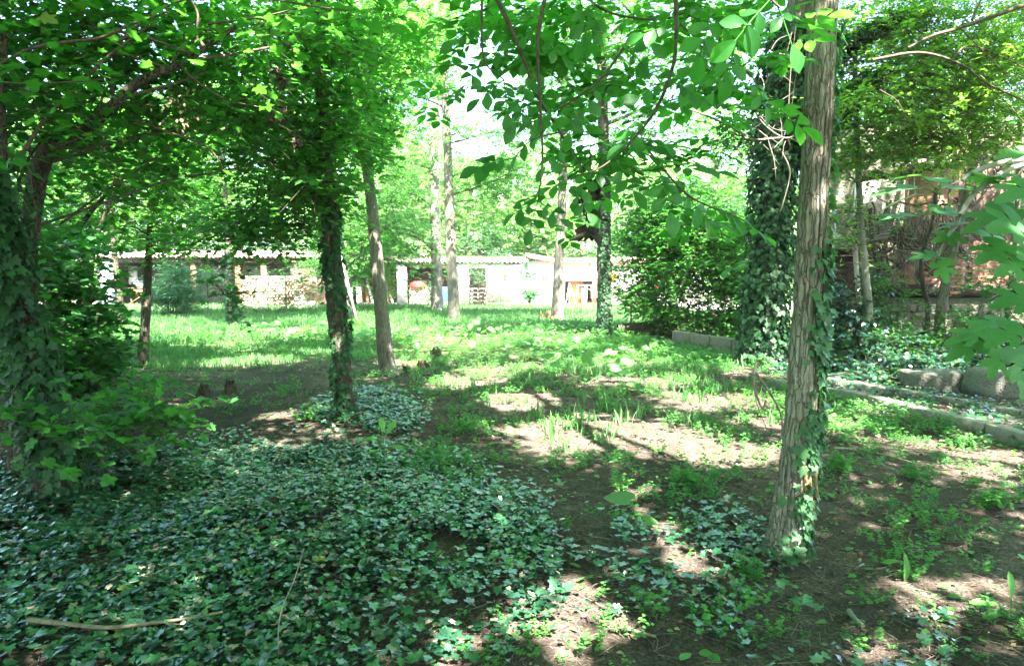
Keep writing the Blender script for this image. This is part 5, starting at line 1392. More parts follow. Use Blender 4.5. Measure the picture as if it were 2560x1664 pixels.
# stem with dry hanging pods
t = thing('dry_pods', 'bunch of dry brown seed clusters hanging in the maple branches', 'seed cluster', at(440, 230, 4.6))
b = MB(); r_ = np.random.default_rng(9)
for k in range(120):
    q = at(r_.normal(445, 26), r_.uniform(215, 330), 4.6 + r_.normal(0, .05))
    scatter(b, T_OVAL, q[None], np.array([[r_.normal(0, .3), 0, -1.0]]), r_.normal(0, 1, (1, 3)), .03)
b.build('pod_cluster', M['litter'], t, kind='stuff')
for lab, x_, y_ in (('small bundle of dead black leaves hanging highest above the maple foliage', 702, 195), ('long bundle of dead black leaves hanging right of the arching branch', 690, 280), ('frayed bundle of dead leaves hanging lowest over the left foliage', 735, 345)):
    t = thing('dead_leaves', lab, 'dead leaves', at(x_, y_, 5.5)); b = MB()
    for k in range(26):
        q = at(r_.normal(x_, 8), y_ + r_.uniform(-25, 25), 5.5); scatter(b, T_OVAL, q[None], np.array([[r_.normal(0, .2), .1, -1.0]]), r_.normal(0, 1, (1, 3)), r_.uniform(.05, .09))
    b.build('leaf_bundle', M['timber_dark'], t, kind='stuff')

# ================================================================== WALNUT BOUGHS HANGING INTO THE TOP CENTRE
gw = np.array([2.6, -1.6, 0.0])
tw_ = thing('walnut_tree', 'walnut boughs with large oval leaflets hanging down into the top of the picture', 'tree', gw)
Pw = smooth_path(np.array([[2.6, -1.6, -.05, .17], [2.55, -1.5, 1.5, .14], [2.3, -1.1, 3.0, .11], [1.7, .2, 4.1, .08], [1.1, 1.6, 4.2, .06], [.7, 2.8, 3.9, .04]]), 60)
b = MB(); b.tube(Pw[:, :3], Pw[:, 3], 18, bark_noise(31, .08, 9, 6, .4)); b.build('trunk', M['bark'], tw_, smooth=True)
WB = MB()
WP = [br([(1375, -60, 3.0), (1345, 90), (1350, 250), (1356, 400), (1345, 505)], 3.0, 11, 3, WB), br([(1225, -40, 3.2), (1290, 100), (1345, 240), (1400, 330), (1445, 410)], 3.2, 12, 4, WB),
      br([(1688, -60), (1690, 110), (1672, 200), (1630, 290), (1560, 375)], 2.6, 11, 5, WB), br([(1560, 375), (1500, 420), (1440, 440)], 2.8, 5, 3, WB), br([(1600, 350), (1700, 470), (1760, 510), (1850, 545)], 2.8, 6, 3, WB),
      br([(1205, -30), (1205, 100), (1215, 160), (1260, 200)], 3.1, 7, 3, WB), br([(1560, 120), (1500, 200), (1440, 245), (1400, 270)], 3.1, 7, 4, WB), br([(1700, 60), (1760, 110), (1830, 150), (1880, 190)], 2.5, 6, 3, WB),
      br([(1900, -60), (1930, 0), (1950, 20)], 1.7, 9, 6, WB), br([(1450, -20), (1520, 30), (1640, 50), (1720, 30)], 3.2, 7, 4, WB), br([(1400, 330), (1330, 350), (1290, 390)], 3.0, 4, 2.5, WB)]
for q in (WP[0], WP[1], WP[2], WP[5], WP[9]):
    limb(WB, Pw[52, :3], q[0] + [0, 0, .02], .008, .006, n=8)
WB.build('boughs', M['twig'], tw_, smooth=True, kind='stuff')
T_OBOV = fan(sym([(0, 0), (.07, .08), (.19, .28), (.29, .52), (.28, .72), (.15, .90), (0, 1.04)]), (0, .55), 0.22, 0.20)
WL = leaf_mesh('leaflet', T_OBOV, M['walnut_o'])
def walnut_leaf(parent, p, d, up, size, n=5, rach=None, mesh=None, name='leaflet'):
    """compound leaf: rachis with opposite leaflets and one at the tip"""
    d = np.asarray(d, float); d /= np.linalg.norm(d); up = np.asarray(up, float); up -= (up @ d) * d; up /= np.linalg.norm(up)
    sd = np.cross(d, up); L = size * 1.75; c = 0
    for k in range((n - 1) // 2):
        f = .35 + .55 * k / max(1, (n - 1) // 2 - .2)
        q = p + d * L * f - np.array([0, 0, 1]) * .12 * L * f * f
        for s in (1, -1):
            leaf_obj(name, mesh or WL, parent, q, d * .5 + sd * s * .95 + RNG.normal(0, .12, 3), up + RNG.normal(0, .14, 3) + sd * s * .15, size * RNG.uniform(.8, 1.1) * (.75 + .3 * k)); c += 1
    q = p + d * L - np.array([0, 0, 1]) * .12 * L
    leaf_obj(name, mesh or WL, parent, q - d * .05 * L, d + RNG.normal(0, .1, 3), up + RNG.normal(0, .2, 3), size * RNG.uniform(1.0, 1.25)); c += 1
    rach.tube(np.array([p, p + d * L * .5 - np.array([0, 0, .03 * L]), q]), [.0028, .002, .0014], 4, cap=False)
    return c
def walnut_tpl():
    V, F = [], []; k = 0
    for (x, y, a, s_) in ((0, .28, 1.25, .36), (0, .28, -1.25, .36), (0, .5, 1.05, .44), (0, .5, -1.05, .44), (0, .62, 0, .52)):
        v = T_OBOV[0] * s_; c, q = math.cos(a), math.sin(a)
        w = np.column_stack([v[:, 0] * c + v[:, 1] * q + x, -v[:, 0] * q + v[:, 1] * c + y, v[:, 2] - .12 * y])
        V.append(w); F.append(T_OBOV[1] + k); k += len(w)
    return np.vstack(V), np.vstack(F)
T_WAL = walnut_tpl()
RC = MB(); c_ = 0
fixed = [((1290, 395), (-1, -.1, -.15), (.1, -.6, .8), .075, 3.0, 7), ((1345, 500), (-.3, .1, -1), (.2, -.9, .3), .055, 3.0, 5), ((1345, 500), (-.9, .1, -.4), (.1, -.7, .6), .055, 3.0, 5), ((1345, 500), (.7, 0, -.5), (.1, -.7, .6), .055, 3.0, 5),
         ((1445, 410), (.3, 0, -.9), (0, -.8, .4), .06, 3.1, 5), ((1445, 410), (.9, 0, -.3), (0, -.5, .7), .065, 3.1, 5), ((1350, 330), (-.8, .2, -.6), (0, -.6, .7), .055, 3.0, 5), ((1352, 380), (.9, .2, -.4), (0, -.6, .7), .055, 3.0, 5),
         ((1215, 150), (-.6, 0, -.6), (0, -.7, .6), .06, 3.1, 5), ((1205, 60), (-.8, 0, -.4), (0, -.7, .6), .06, 3.1, 5), ((1260, 200), (.1, 0, -1), (0, -.8, .4), .06, 3.1, 5), ((1260, 200), (-.8, 0, -.5), (0, -.7, .6), .06, 3.1, 5),
         ((1340, 240), (-.6, 0, -.7), (0, -.8, .4), .065, 3.1, 5), ((1290, 110), (-.9, 0, -.4), (0, -.6, .7), .06, 3.2, 5), ((1290, 110), (.5, .1, -.7), (0, -.6, .7), .06, 3.2, 5), ((1400, 270), (-.8, 0, -.3), (0, -.6, .7), .06, 3.1, 7),
         ((1560, 370), (.5, 0, -.1), (.1, -.2, 1), .07, 2.7, 5), ((1560, 370), (1, -.1, .1), (0, -.25, 1), .075, 2.7, 5), ((1600, 345), (1, -.2, -.2), (0, -.3, 1), .08, 2.6, 5), ((1540, 400), (.4, -.3, -.7), (0, -.7, .6), .065, 2.8, 5),
         ((1700, 470), (.6, 0, -.6), (0, -.5, .8), .07, 2.8, 5), ((1760, 510), (1, .1, -.25), (0, -.4, .9), .075, 2.8, 7), ((1850, 545), (.8, .3, -.4), (0, -.3, 1), .06, 2.8, 5), ((1700, 400), (1, .1, -.2), (0, -.3, 1), .08, 2.5, 5), ((1650, 430), (.2, -.2, -.8), (0, -.8, .5), .07, 2.7, 5),
         ((1672, 200), (1, 0, -.4), (0, -.5, .8), .075, 2.5, 5), ((1672, 200), (-.9, 0, -.4), (0, -.5, .8), .07, 2.6, 5), ((1690, 100), (1, 0, -.2), (0, -.6, .7), .075, 2.5, 5), ((1690, 60), (-1, 0, -.2), (0, -.6, .7), .07, 2.6, 5), ((1630, 290), (-.7, 0, -.6), (0, -.6, .7), .065, 2.7, 5),
         ((1880, 190), (.4, 0, -.7), (0, -.5, .8), .06, 2.4, 5), ((1830, 150), (-.5, 0, -.8), (0, -.6, .7), .07, 2.5, 5), ((1930, -5), (-.6, .05, -.6), (.1, -.8, .5), .07, 1.75, 5), ((1940, 5), (.4, .05, -.8), (.1, -.8, .4), .06, 1.75, 3),
         ((1500, 200), (-.5, 0, -.8), (0, -.7, .6), .065, 3.1, 5), ((1440, 245), (-.2, 0, -.9), (0, -.7, .6), .065, 3.1, 5), ((1560, 120), (.7, 0, -.5), (0, -.5, .8), .065, 3.0, 5), ((1520, 30), (-.6, 0, -.6), (0, -.6, .7), .065, 3.1, 5), ((1640, 50), (-.2, 0, -.8), (0, -.6, .7), .065, 3.0, 5),
         ((1345, 90), (.7, 0, -.5), (0, -.6, .7), .06, 3.0, 5), ((1348, 180), (-.6, 0, -.7), (0, -.6, .7), .06, 3.0, 5), ((1350, 60), (-.8, 0, -.5), (0, -.6, .7), .06, 3.0, 5), ((1450, 0), (.2, 0, -.9), (0, -.6, .7), .065, 3.1, 5), ((1420, 360), (-.7, 0, -.6), (0, -.6, .7), .06, 3.0, 5),
         ((1840, 100), (-.2, 0, -1), (0, -.8, .4), .06, 2.1, 5), ((1780, 20), (-.2, .1, -.9), (0, -.8, .5), .08, 2.3, 5), ((1760, 110), (-.3, 0, -.9), (0, -.7, .5), .075, 2.5, 5), ((1480, 430), (-.5, .1, -.8), (0, -.8, .4), .055, 3.0, 5), ((1430, 470), (.6, .1, -.8), (0, -.8, .4), .055, 3.0, 5)]
for (px_, py_), d, up, s, Y, n in fixed:
    c_ += walnut_leaf(tw_, at(px_, py_, Y), d, up, s * (1.25 if Y > 2.6 else 1.0), n, RC)
RC.build('leaf_stalks', M['weed'], tw_, kind='stuff')
crown(tw_, [S(1240, 40, 4.0, .35, .3, 27), S(1330, 90, 3.8, .4, .35, 40), S(1400, 200, 3.8, .35, .35, 40), S(1480, 90, 3.8, .45, .3, 40), S(1600, 60, 3.6, .4, .3, 36), S(1700, 150, 3.6, .4, .35, 40), S(1560, 240, 3.8, .4, .3, 36), S(1340, 300, 3.8, .3, .25, 22), S(1480, 370, 3.8, .3, .2, 21), S(1640, 380, 3.8, .4, .22, 27),
            S(1760, 300, 3.4, .3, .3, 22), S(1820, 60, 3.2, .35, .25, 22), S(1200, 150, 4, .2, .2, 9), S(1700, 500, 3.8, .35, .12, 13), S(1420, 470, 3.6, .2, .15, 7), S(1800, 180, 3.4, .3, .25, 18)],
      T_WAL, .19, M['lf_walnut'], .003, None, .6, per=3, flat=.3, droop=.3, seg=.09)

crown(tw_, shade(-2, 4, -7, 1, 5.2, 6.5, 2.0, 500), T_OVAL, .2, M['lf_mid'], None, None, 1.0, name='shade_crown')  # unseen leaves added overhead to shade the near ground
t = thing('dead_leaf_bunch', 'long bunch of dead brown leaves hanging in front of the ivy striped trunk', 'dead leaves', at(1475, 480, 3.4)); b = MB(); r_ = np.random.default_rng(19)
for k in range(70):
    q = at(r_.normal(1478, 9), r_.uniform(420, 580), 3.4 + r_.normal(0, .02)); scatter(b, T_OVAL, q[None], np.array([[r_.normal(0, .2), .1, -1.0]]), r_.normal(0, 1, (1, 3)), r_.uniform(.05, .11))
b.tube(np.array([at(1475, 380, 3.4), at(1478, 560, 3.4)]), .004, 5); b.build('leaf_bundle', M['timber_dark'], t, kind='stuff')

# ================================================================== DEAD BARE BRANCHES LEFT OF THE FOREGROUND TRUNK
t = thing('dead_branch', 'bare forking dead branch in front of the dark ivy column', 'branch', at(2000, 345, 4.6))
b = MB(); r_ = np.random.default_rng(23)
for pts, w0, w1 in (([(2005, 330), (1960, 345), (1900, 300), (1870, 230), (1850, 190)], 9, 4), ([(2005, 360), (1965, 345), (1935, 370)], 7, 3), ([(1905, 290), (1940, 260), (1985, 230)], 5, 2), ([(1700, 265), (1780, 295), (1850, 330), (1870, 350), (1950, 345)], 8, 9),
                    ([(1920, 350), (1935, 400), (1940, 455)], 5, 2), ([(1955, 380), (1975, 430), (1960, 500), (1950, 530)], 7, 3), ([(1870, 350), (1885, 400), (1860, 470)], 4, 2), ([(1990, 60), (1975, 200), (1970, 330)], 4, 4), ([(1925, 130), (1985, 140), (2010, 140)], 4, 3),
                    ([(1925, 130), (1945, 100), (1980, 85)], 4, 2), ([(1925, 130), (1950, 180), (1990, 215)], 4, 2), ([(1980, 80), (1968, 130)], 3, 2), ([(2010, 120), (1990, 190), (1980, 260)], 4, 3), ([(1800, 210), (1850, 250), (1870, 300), (1920, 345)], 4, 5), ([(1740, 250), (1800, 240), (1860, 245)], 3, 2),
                    ([(1900, 290), (1930, 320), (1975, 330)], 4, 2), ([(1870, 230), (1900, 250)], 3, 1.5)):
    br(pts, 4.6, w0 * .62, w1 * .6, b, 18)
for k in range(26):
    q = at(r_.uniform(1820, 1990), r_.uniform(120, 420), 4.6 + r_.normal(0, .08)); limb(b, q, q + r_.normal(0, .14, 3), .0028, .001, n=8, sides=4)
b.build('twig_fork', M['deadtwig'], t, smooth=True, kind='stuff')
t = thing('dead_branch', 'pale broken branch leaning from the ground to the left side of the foreground trunk', 'branch', G(1890, 1130)); b = MB()
for pts, w0, w1 in (([(1890, 905), (1885, 960), (1905, 1020), (1915, 1000)], 7, 5), ([(1885, 925), (1930, 990), (1955, 1050), (1948, 1130)], 7, 4), ([(1885, 940), (1890, 1000), (1920, 1080)], 4, 2), ([(1975, 900), (1940, 890), (1920, 850)], 4, 3), ([(2070, 940), (2130, 930), (2170, 945)], 5, 3), ([(1890, 920), (1905, 900), (1925, 905)], 4, 2)):
    br(pts, 6.3, w0, w1, b, 16)
b.build('twig_fork', M['deadtwig'], t, smooth=True, kind='stuff')
# dark limb lines in the upper right canopy
t = thing('overhanging_limb', 'long dark crooked limb with side twigs reaching in from the top right corner', 'branch', at(2600, 60, 9)); b = MB()
for pts, w0, w1 in (([(2620, -10), (2500, 35), (2400, 70), (2330, 90), (2270, 120)], 16, 7), ([(2430, 50), (2460, -20)], 9, 5), ([(2180, 150), (2300, 132), (2400, 160), (2470, 210), (2580, 260)], 10, 6), ([(2380, 150), (2420, 115), (2500, 140), (2620, 200)], 6, 3), ([(2400, 70), (2440, 110), (2520, 190)], 5, 3), ([(2200, 225), (2240, 250), (2260, 280)], 4, 2), ([(2450, 205), (2510, 250), (2580, 330)], 5, 3)):
    br(pts, 9, w0 * .75, w1 * .75, b, 22)
b.build('limb_fork', M['twig'], t, smooth=True, kind='stuff')

# ================================================================== FIG BOUGHS AT THE RIGHT EDGE
T_FIG = fan(sym([(0, .02), (.16, -.08), (.36, .0), (.50, .20), (.42, .34), (.22, .34), (.34, .50), (.46, .68), (.36, .78), (.17, .60), (.16, .78), (.10, .96), (0, 1.04)]), (0, .36), .10, .22)
FIG = leaf_mesh('fig_leaf', T_FIG, M['fig_o'])
gfig = np.array([3.9, 2.2, 0.0])
tf = thing('fig_tree', 'fig boughs with big lobed leaves reaching in from the right edge', 'fig tree', gfig)
b = MB()
stemf = smooth_path(np.array([[3.9, 2.2, -.05, .06], [3.7, 2.3, .8, .05], [3.3, 2.5, 1.6, .035], [2.9, 2.7, 2.1, .02]]), 30); b.tube(stemf[:, :3], stemf[:, 3], 12, cap=False)
for pts, w0, w1 in (([(2700, 380), (2560, 398), (2490, 410), (2430, 432), (2405, 450)], 16, 10), ([(2600, 400), (2520, 425), (2440, 480), (2405, 530), (2392, 560)], 14, 12), ([(2392, 560), (2370, 590), (2350, 630), (2340, 660)], 12, 6), ([(2640, 450), (2540, 490), (2430, 545)], 7, 4),
                    ([(2405, 450), (2330, 480), (2290, 485), (2285, 440)], 5, 3), ([(2290, 485), (2230, 510), (2200, 530)], 5, 3), ([(2700, 640), (2560, 690), (2510, 760), (2495, 860)], 9, 5), ([(2700, 820), (2560, 840), (2480, 850), (2420, 880)], 8, 4)):
    br(pts, 2.8, w0, w1, b, 20)
for q in ((2700, 380), (2700, 640), (2700, 820)):
    limb(b, stemf[20, :3], at(q[0], q[1], 2.8), .016, .012, n=8)
b.build('boughs', M['bark_fig'], tf, smooth=True, kind='stuff')
PT = MB()
FSC = .88
figs = [((2292, 470), (-1, .1, .1), (.1, -.2, 1), .20, 2.8), ((2300, 440), (-.5, .2, .3), (0, -.15, 1), .15, 2.8), ((2350, 455), (.1, .2, .5), (0, -.5, .8), .13, 2.8), ((2370, 470), (1, .1, .1), (0, -.2, 1), .17, 2.8), ((2470, 440), (.2, .2, .3), (0, -.35, 1), .16, 2.75), ((2500, 455), (1, .1, -.1), (0, -.2, 1), .17, 2.75),
        ((2290, 540), (-1, .1, -.25), (0, -.3, 1), .16, 2.8), ((2340, 530), (1, .1, .05), (0, -.3, 1), .18, 2.8), ((2540, 520), (-1, .0, -.2), (0, -.4, 1), .22, 2.6), ((2560, 560), (-.9, -.1, -.35), (.1, -.5, .8), .23, 2.5), ((2600, 470), (-.9, -.1, -.3), (0, -.5, .8), .2, 2.5),
        ((2440, 560), (-1, 0, -.2), (0, -.3, 1), .17, 2.8), ((2400, 590), (-.9, .1, -.5), (0, -.5, .8), .14, 2.8), ((2450, 590), (.9, 0, -.3), (0, -.5, .8), .2, 2.7), ((2520, 610), (-.6, 0, -.6), (0, -.7, .6), .18, 2.6), ((2560, 650), (-.7, 0, -.5), (0, -.6, .7), .17, 2.6), ((2350, 640), (-1, .1, -.3), (0, -.35, 1), .14, 2.8), ((2350, 650), (.2, 0, -.9), (0, -.8, .4), .11, 2.8),
        ((2570, 610), (.3, 0, -.9), (0, -.9, .3), .17, 2.6), ((2480, 830), (-1, .1, -.05), (0, -.25, 1), .20, 2.8), ((2450, 850), (-.8, .1, -.6), (0, -.6, .8), .17, 2.8), ((2490, 870), (-.3, 0, -1), (0, -.8, .4), .15, 2.8), ((2540, 870), (.1, 0, -1), (.1, -.85, .3), .19, 2.7), ((2520, 800), (-.9, -.1, .1), (0, -.3, 1), .18, 2.7), ((2560, 820), (-.8, -.2, -.2), (0, -.4, 1), .2, 2.6), ((2590, 900), (-.4, 0, -.9), (0, -.8, .5), .19, 2.6),
        ((2540, 440), (-.6, .2, .5), (0, -.4, 1), .15, 2.7), ((2590, 740), (-.8, 0, -.2), (0, -.5, 1), .2, 2.6), ((2590, 380), (-.8, 0, .2), (0, -.4, 1), .16, 2.7)]
for (px_, py_), d, up, s, Y in figs:
    p = at(px_, py_, Y); d = np.array(d, float); up = np.array(up, float)
    leaf_obj('fig_leaf', FIG, tf, p, d, up + RNG.normal(0, .15, 3), s * FSC)
    PT.tube(np.array([p - d * .10 - [0, 0, .02], p - d * .04, p]), [.003, .0025, .002], 5, cap=False)
PT.build('leaf_stalks', M['weed'], tf, kind='stuff')

# ------------------------------------------------------------------ foliage walls added out of view to cut light from the sides and behind
mb = MB()
for (x, y) in [(-14, -6), (-15, 0), (-14, 5), (-13, 10), (-10, -10), (-4, -11), (3, -11), (9, -10), (14, -6), (14.5, 0), (13.5, 5)]:
    for zz in (1.6, 4.2):
        P, T_, Nn, o, e = spray((x, y, zz), (3.2, 2.4, 2.2), 1500, seg=.2)
        scatter(mb, T_OVAL, P, T_, Nn, .28 * RNG.uniform(.6, 1.2, len(P)))
o_ = mb.build('shade_wood', M['lf_mid'], None, kind='stuff'); o_['label'] = 'unseen green foliage added around the clearing to cut the side light'; o_['category'] = 'wood'

# ================================================================== GROUND COVER
def poly_px(pts):
    """photograph polygon on the ground, as ground coordinates"""
    return np.array([G(a, b)[:2] for a, b in pts])
def inside(p, poly):
    x, y = p[:, 0], p[:, 1]; r = np.zeros(len(p), bool); j = len(poly) - 1
    for i in range(len(poly)):
        xi, yi = poly[i]; xj, yj = poly[j]
        c = ((yi > y) != (yj > y)) & (x < (xj - xi) * (y - yi) / (yj - yi + 1e-12) + xi); r ^= c; j = i
    return r
def sample(poly, n, rng, soft=.0):
    lo, hi = poly.min(0), poly.max(0); P = rng.uniform(lo, hi, (n, 2)); 
    Q = P + rng.normal(0, soft, P.shape) if soft else P
    return P[inside(Q, poly)]
def nz2(x, y, s=1.0, k=0):
    return (np.sin(x * 2.1 * s + 1.3 * np.sin(y * 1.7 * s + k)) * np.sin(y * 2.6 * s + 1.1 * np.sin(x * 1.9 * s + 2 * k)) + .6 * np.sin(5.3 * s * x + 2.9 * s * y + k) * np.sin(4.7 * s * y - 3.1 * s * x)) / 1.6
rg = np.random.default_rng(101)
def ivy_carpet(poly, dens, size, hmax, name, label, thin_=0, tpl=T_IVY, soft=.12, mat='ivy', k=0, hm=0):
    area = np.prod(poly.max(0) - poly.min(0)); p = sample(poly, int(area * dens), rg, soft)
    if thin_: p = p[nz2(p[:, 0], p[:, 1], 1.6, k) + rg.normal(0, .15, len(p)) > thin_ - 1]
    n = len(p); u = rg.uniform(0, 1, n)
    bed = (0.5 + .5 * nz2(p[:, 0], p[:, 1], 1.1, 3)) * hm
    z = hgt(p[:, 0], p[:, 1]) + .012 + bed + u ** .6 * hmax
    P = np.column_stack([p, z]); a = rg.uniform(0, 6.28, n)
    T_ = np.stack([np.cos(a), np.sin(a), -.35 + 0 * a], 1)
    Nn = np.stack([rg.normal(0, .27, n), rg.normal(-.02, .27, n), np.ones(n)], 1); Nn /= np.linalg.norm(Nn, axis=1)[:, None]
    b = MB(); scatter(b, tpl, P, T_, Nn, size * (.42 + 1.0 * rg.uniform(0, 1, n) ** 1.8))
    # a few creeping stems
    m = max(4, n // 60); A = P[rg.integers(0, n, m)] - [0, 0, hmax * .3]; B = A + np.column_stack([rg.normal(0, .16, (m, 2)), np.zeros(m)])
    o = b.build(name, M[mat], None, kind='stuff'); o['label'] = label; o['category'] = 'ground cover'
    m2 = n // 14; ii = rg.integers(0, n, m2); a2 = rg.uniform(0, 6.28, m2); dl = MB()
    scatter(dl, tpl, P[ii] + [0, 0, .008], np.stack([np.cos(a2), np.sin(a2), -.2 + 0 * a2], 1), Nn[rg.integers(0, n, m2)], size * rg.uniform(.4, .9, m2))
    dl.build('dead_leaves', M['litter_twig'], o, kind='stuff', origin=np.zeros(3))
    st = MB(); twigs3(st, A, B, .0025, .0018); s = st.build('stems', M['twig'], o, kind='stuff', origin=np.zeros(3))
    return o
main = poly_px([(-500, 1230), (60, 1180), (230, 1120), (420, 1110), (560, 1140), (720, 1120), (960, 1165), (1130, 1230), (1280, 1285), (1370, 1350), (1400, 1400), (1360, 1460), (1240, 1490), (1100, 1500), (960, 1530), (850, 1600), (860, 1760), (-900, 1760)])
ivy_carpet(main, 2500, .049, .055, 'ivy_carpet', 'dense carpet of dark glossy ivy filling the left foreground', hm=.035, thin_=.5, soft=.25)
ivy_carpet(poly_px([(760, 1060), (800, 1010), (900, 985), (1010, 1000), (1070, 1050), (1050, 1100), (960, 1100), (880, 1085)]), 900, .055, .12, 'ivy_patch', 'ivy patch round the foot of the slim ivy tree')
ivy_carpet(poly_px([(300, 1090), (700, 1075), (1100, 1110), (1250, 1180), (1200, 1260), (900, 1200), (600, 1160), (300, 1140)]), 420, .05, .05, 'ivy_fringe', 'thinning ivy fringe behind the dense dark carpet', thin_=1.0)
ivy_carpet(poly_px([(1150, 1480), (1400, 1300), (1560, 1260), (1800, 1290), (1980, 1340), (2140, 1420), (2500, 1600), (2600, 1760), (850, 1760), (900, 1560)]), 560, .052, .05, 'ivy_sparse', 'scattered ivy runners over the soil in front of the foreground trunk', thin_=1.12, k=2)
ivy_carpet(poly_px([(1700, 1260), (1900, 1290), (2020, 1350), (2080, 1400), (1960, 1440), (1800, 1420), (1700, 1350)]), 700, .05, .06, 'ivy_patch', 'ivy patch round the foot of the big foreground trunk', thin_=.6)
ivy_carpet(poly_px([(2060, 960), (2250, 965), (2800, 1090), (2800, 1200), (2560, 1120), (2110, 1000)]), 420, .06, .08, 'ivy_strip', 'ivy growing between the two kerb rows', thin_=.75)
ivy_carpet(poly_px([(1780, 905), (2000, 905), (2260, 960), (2050, 990), (1850, 950)]), 200, .07, .10, 'ivy_strip', 'ivy spreading from the foot of the ivy column towards the kerb', thin_=.9)
ivy_carpet(poly_px([(2100, 870), (2900, 890), (3000, 1010), (2470, 985), (2290, 960), (2100, 930)]), 240, .075, .12, 'ivy_strip', 'shaded ivy behind the stone blocks', thin_=.7)

# soft small weeds with feathery leaves
def weed_tpl(seed, n=16, h=.11):
    r = np.random.default_rng(seed); V, F, k = [], [], 0
    for st in range(4):
        a = r.uniform(0, 6.28); ln = r.uniform(.03, .09); top = np.array([math.cos(a) * ln, math.sin(a) * ln, h * r.uniform(.5, 1.1)])
        for j in range(n // 4 * 2):
            f = r.uniform(.35, 1); c = top * f
            an = r.uniform(0, 6.28); t_ = np.array([math.cos(an), math.sin(an), .15]); nn = np.array([r.normal(0, .3), r.normal(0, .3), 1.0])
            nn -= (nn @ t_) / (t_ @ t_) * t_; nn /= np.linalg.norm(nn); t_ /= np.linalg.norm(t_); s = r.uniform(.012, .026)
            v = orient(T_OVAL[0][:, :] * [1.3, 1, 1] * s, nn, t_) + c
            V.append(v); F.append(T_OVAL[1] + k); k += 5
    return np.vstack(V), np.vstack(F)
WT = [weed_tpl(k, 24) for k in range(4)]
def weeds(poly, dens, name, label, thin_=1.0, scale=1.0, k=0, mat='weed', soft=.3):
    area = np.prod(poly.max(0) - poly.min(0)); p = sample(poly, int(area * dens), rg, soft)
    p = p[nz2(p[:, 0], p[:, 1], 1.3, k) + .5 * nz2(p[:, 0], p[:, 1], 3.7, k + 1) + rg.normal(0, .2, len(p)) > thin_ - 1]
    if len(p):
        pd = ((p[:, 0] - LIT[0][0]) / (LIT[0][2] * 1.2)) ** 2 + ((p[:, 1] - LIT[0][1]) / (LIT[0][3] * 1.3)) ** 2
        p = p[(pd > 1) | (rg.uniform(0, 1, len(p)) < .22)]
    b = MB(); gi = rg.integers(0, 4, len(p))
    for q in range(4):
        s = p[gi == q]; m = len(s)
        if not m: continue
        a = rg.uniform(0, 6.28, m); T_ = np.stack([np.cos(a), np.sin(a), 0 * a], 1); Nn = np.stack([rg.normal(0, .1, m), rg.normal(0, .1, m), np.ones(m)], 1)
        scatter(b, WT[q], np.column_stack([s, hgt(s[:, 0], s[:, 1]) - .005]), T_, Nn, scale * rg.uniform(.5, 1.5, m))
    o = b.build(name, M[mat], None, kind='stuff'); o['label'] = label; o['category'] = 'weeds'; return o
weeds(poly_px([(1000, 880), (1300, 840), (1900, 880), (1960, 960), (1960, 1090), (1800, 1150), (1450, 1130), (1200, 1080), (1000, 960)]), 105, 'low_weeds', 'bright feathery weeds spread over the sunlit middle ground', .92)
weeds(poly_px([(1100, 1060), (1500, 1080), (1900, 1130), (1960, 1300), (1700, 1320), (1350, 1260), (1080, 1160)]), 95, 'low_weeds', 'scattered tufts of weeds between the ivy carpet and the foreground trunk', 1.15, k=3)
weeds(poly_px([(2030, 1010), (2300, 1010), (2800, 1160), (3000, 1700), (2300, 1650), (2080, 1300)]), 105, 'low_weeds', 'scattered weeds on the shaded soil right of the foreground trunk', 1.08, .85, k=5)
weeds(poly_px([(400, 880), (760, 860), (1000, 900), (1020, 1010), (700, 1040), (380, 1010)]), 40, 'low_weeds', 'sparse weeds among the small stumps on bare soil', 1.1, k=6)
weeds(poly_px([(1930, 960), (2100, 1000), (2350, 1060), (2250, 1110), (2060, 1090), (1960, 1080)]), 110, 'low_weeds', 'bright clump of weeds right of the foreground trunk along the kerb', .7, 1.3, k=7)
weeds(poly_px([(1200, 1300), (1700, 1300), (1900, 1500), (2400, 1700), (1000, 1700)]), 90, 'low_weeds', 'small weeds dotted among the ivy runners in the foreground', 1.25, .9, k=8)
weeds(poly_px([(980, 1140), (1230, 1130), (1260, 1230), (1050, 1240)]), 90, 'low_weeds', 'green weeds at the right border of the ivy carpet', .9, 1.2, k=9)

# bushier single tufts of feathery weeds on the soil
for px_, py_, n_, w_, lab in ((1722, 1222, 26, 45, 'bushy tuft of bright feathery weeds left of the foreground trunk'), (2475, 1275, 22, 40, 'bushy tuft of feathery weeds at the right edge below the kerb'), (2100, 1190, 16, 38, 'bright weed tuft right of the foreground trunk beside the curved stick'),
                              (1870, 1440, 7, 20, 'small bright yellow green weed in front of the foreground trunk'), (2080, 1080, 22, 60, 'bright bushy weeds between the foreground trunk and the nearer kerb'), (1155, 1075, 14, 34, 'tuft of feathery weeds on bare soil right of the slim ivy tree'), (1100, 1170, 22, 60, 'loose green weed clump at the back right of the ivy carpet'),
                              (2420, 1110, 14, 40, 'weed tuft close to the nearer kerb at the right'), (2300, 1210, 9, 30, 'small weed tuft below the curved stick'), (790, 1055, 30, 50, 'dense low green clump at the foot of the slim ivy tree')):
    g = base(px_, py_); t = thing('weed_clump', lab, 'weed', g, 'bushy weed tufts on the soil'); wd = PX(w_, g[1]); b = MB()
    q = g[:2] + rg.normal(0, wd * .45, (n_, 2)); a = rg.uniform(0, 6.28, n_)
    scatter(b, WT[px_ % 4], np.column_stack([q, hgt(q[:, 0], q[:, 1]) - .005]), np.stack([np.cos(a), np.sin(a), 0 * a], 1), np.stack([rg.normal(0, .12, n_), rg.normal(0, .12, n_), np.ones(n_)], 1), rg.uniform(.8, 1.5, n_))
    b.build('leaves', M['weed'], t, kind='stuff')

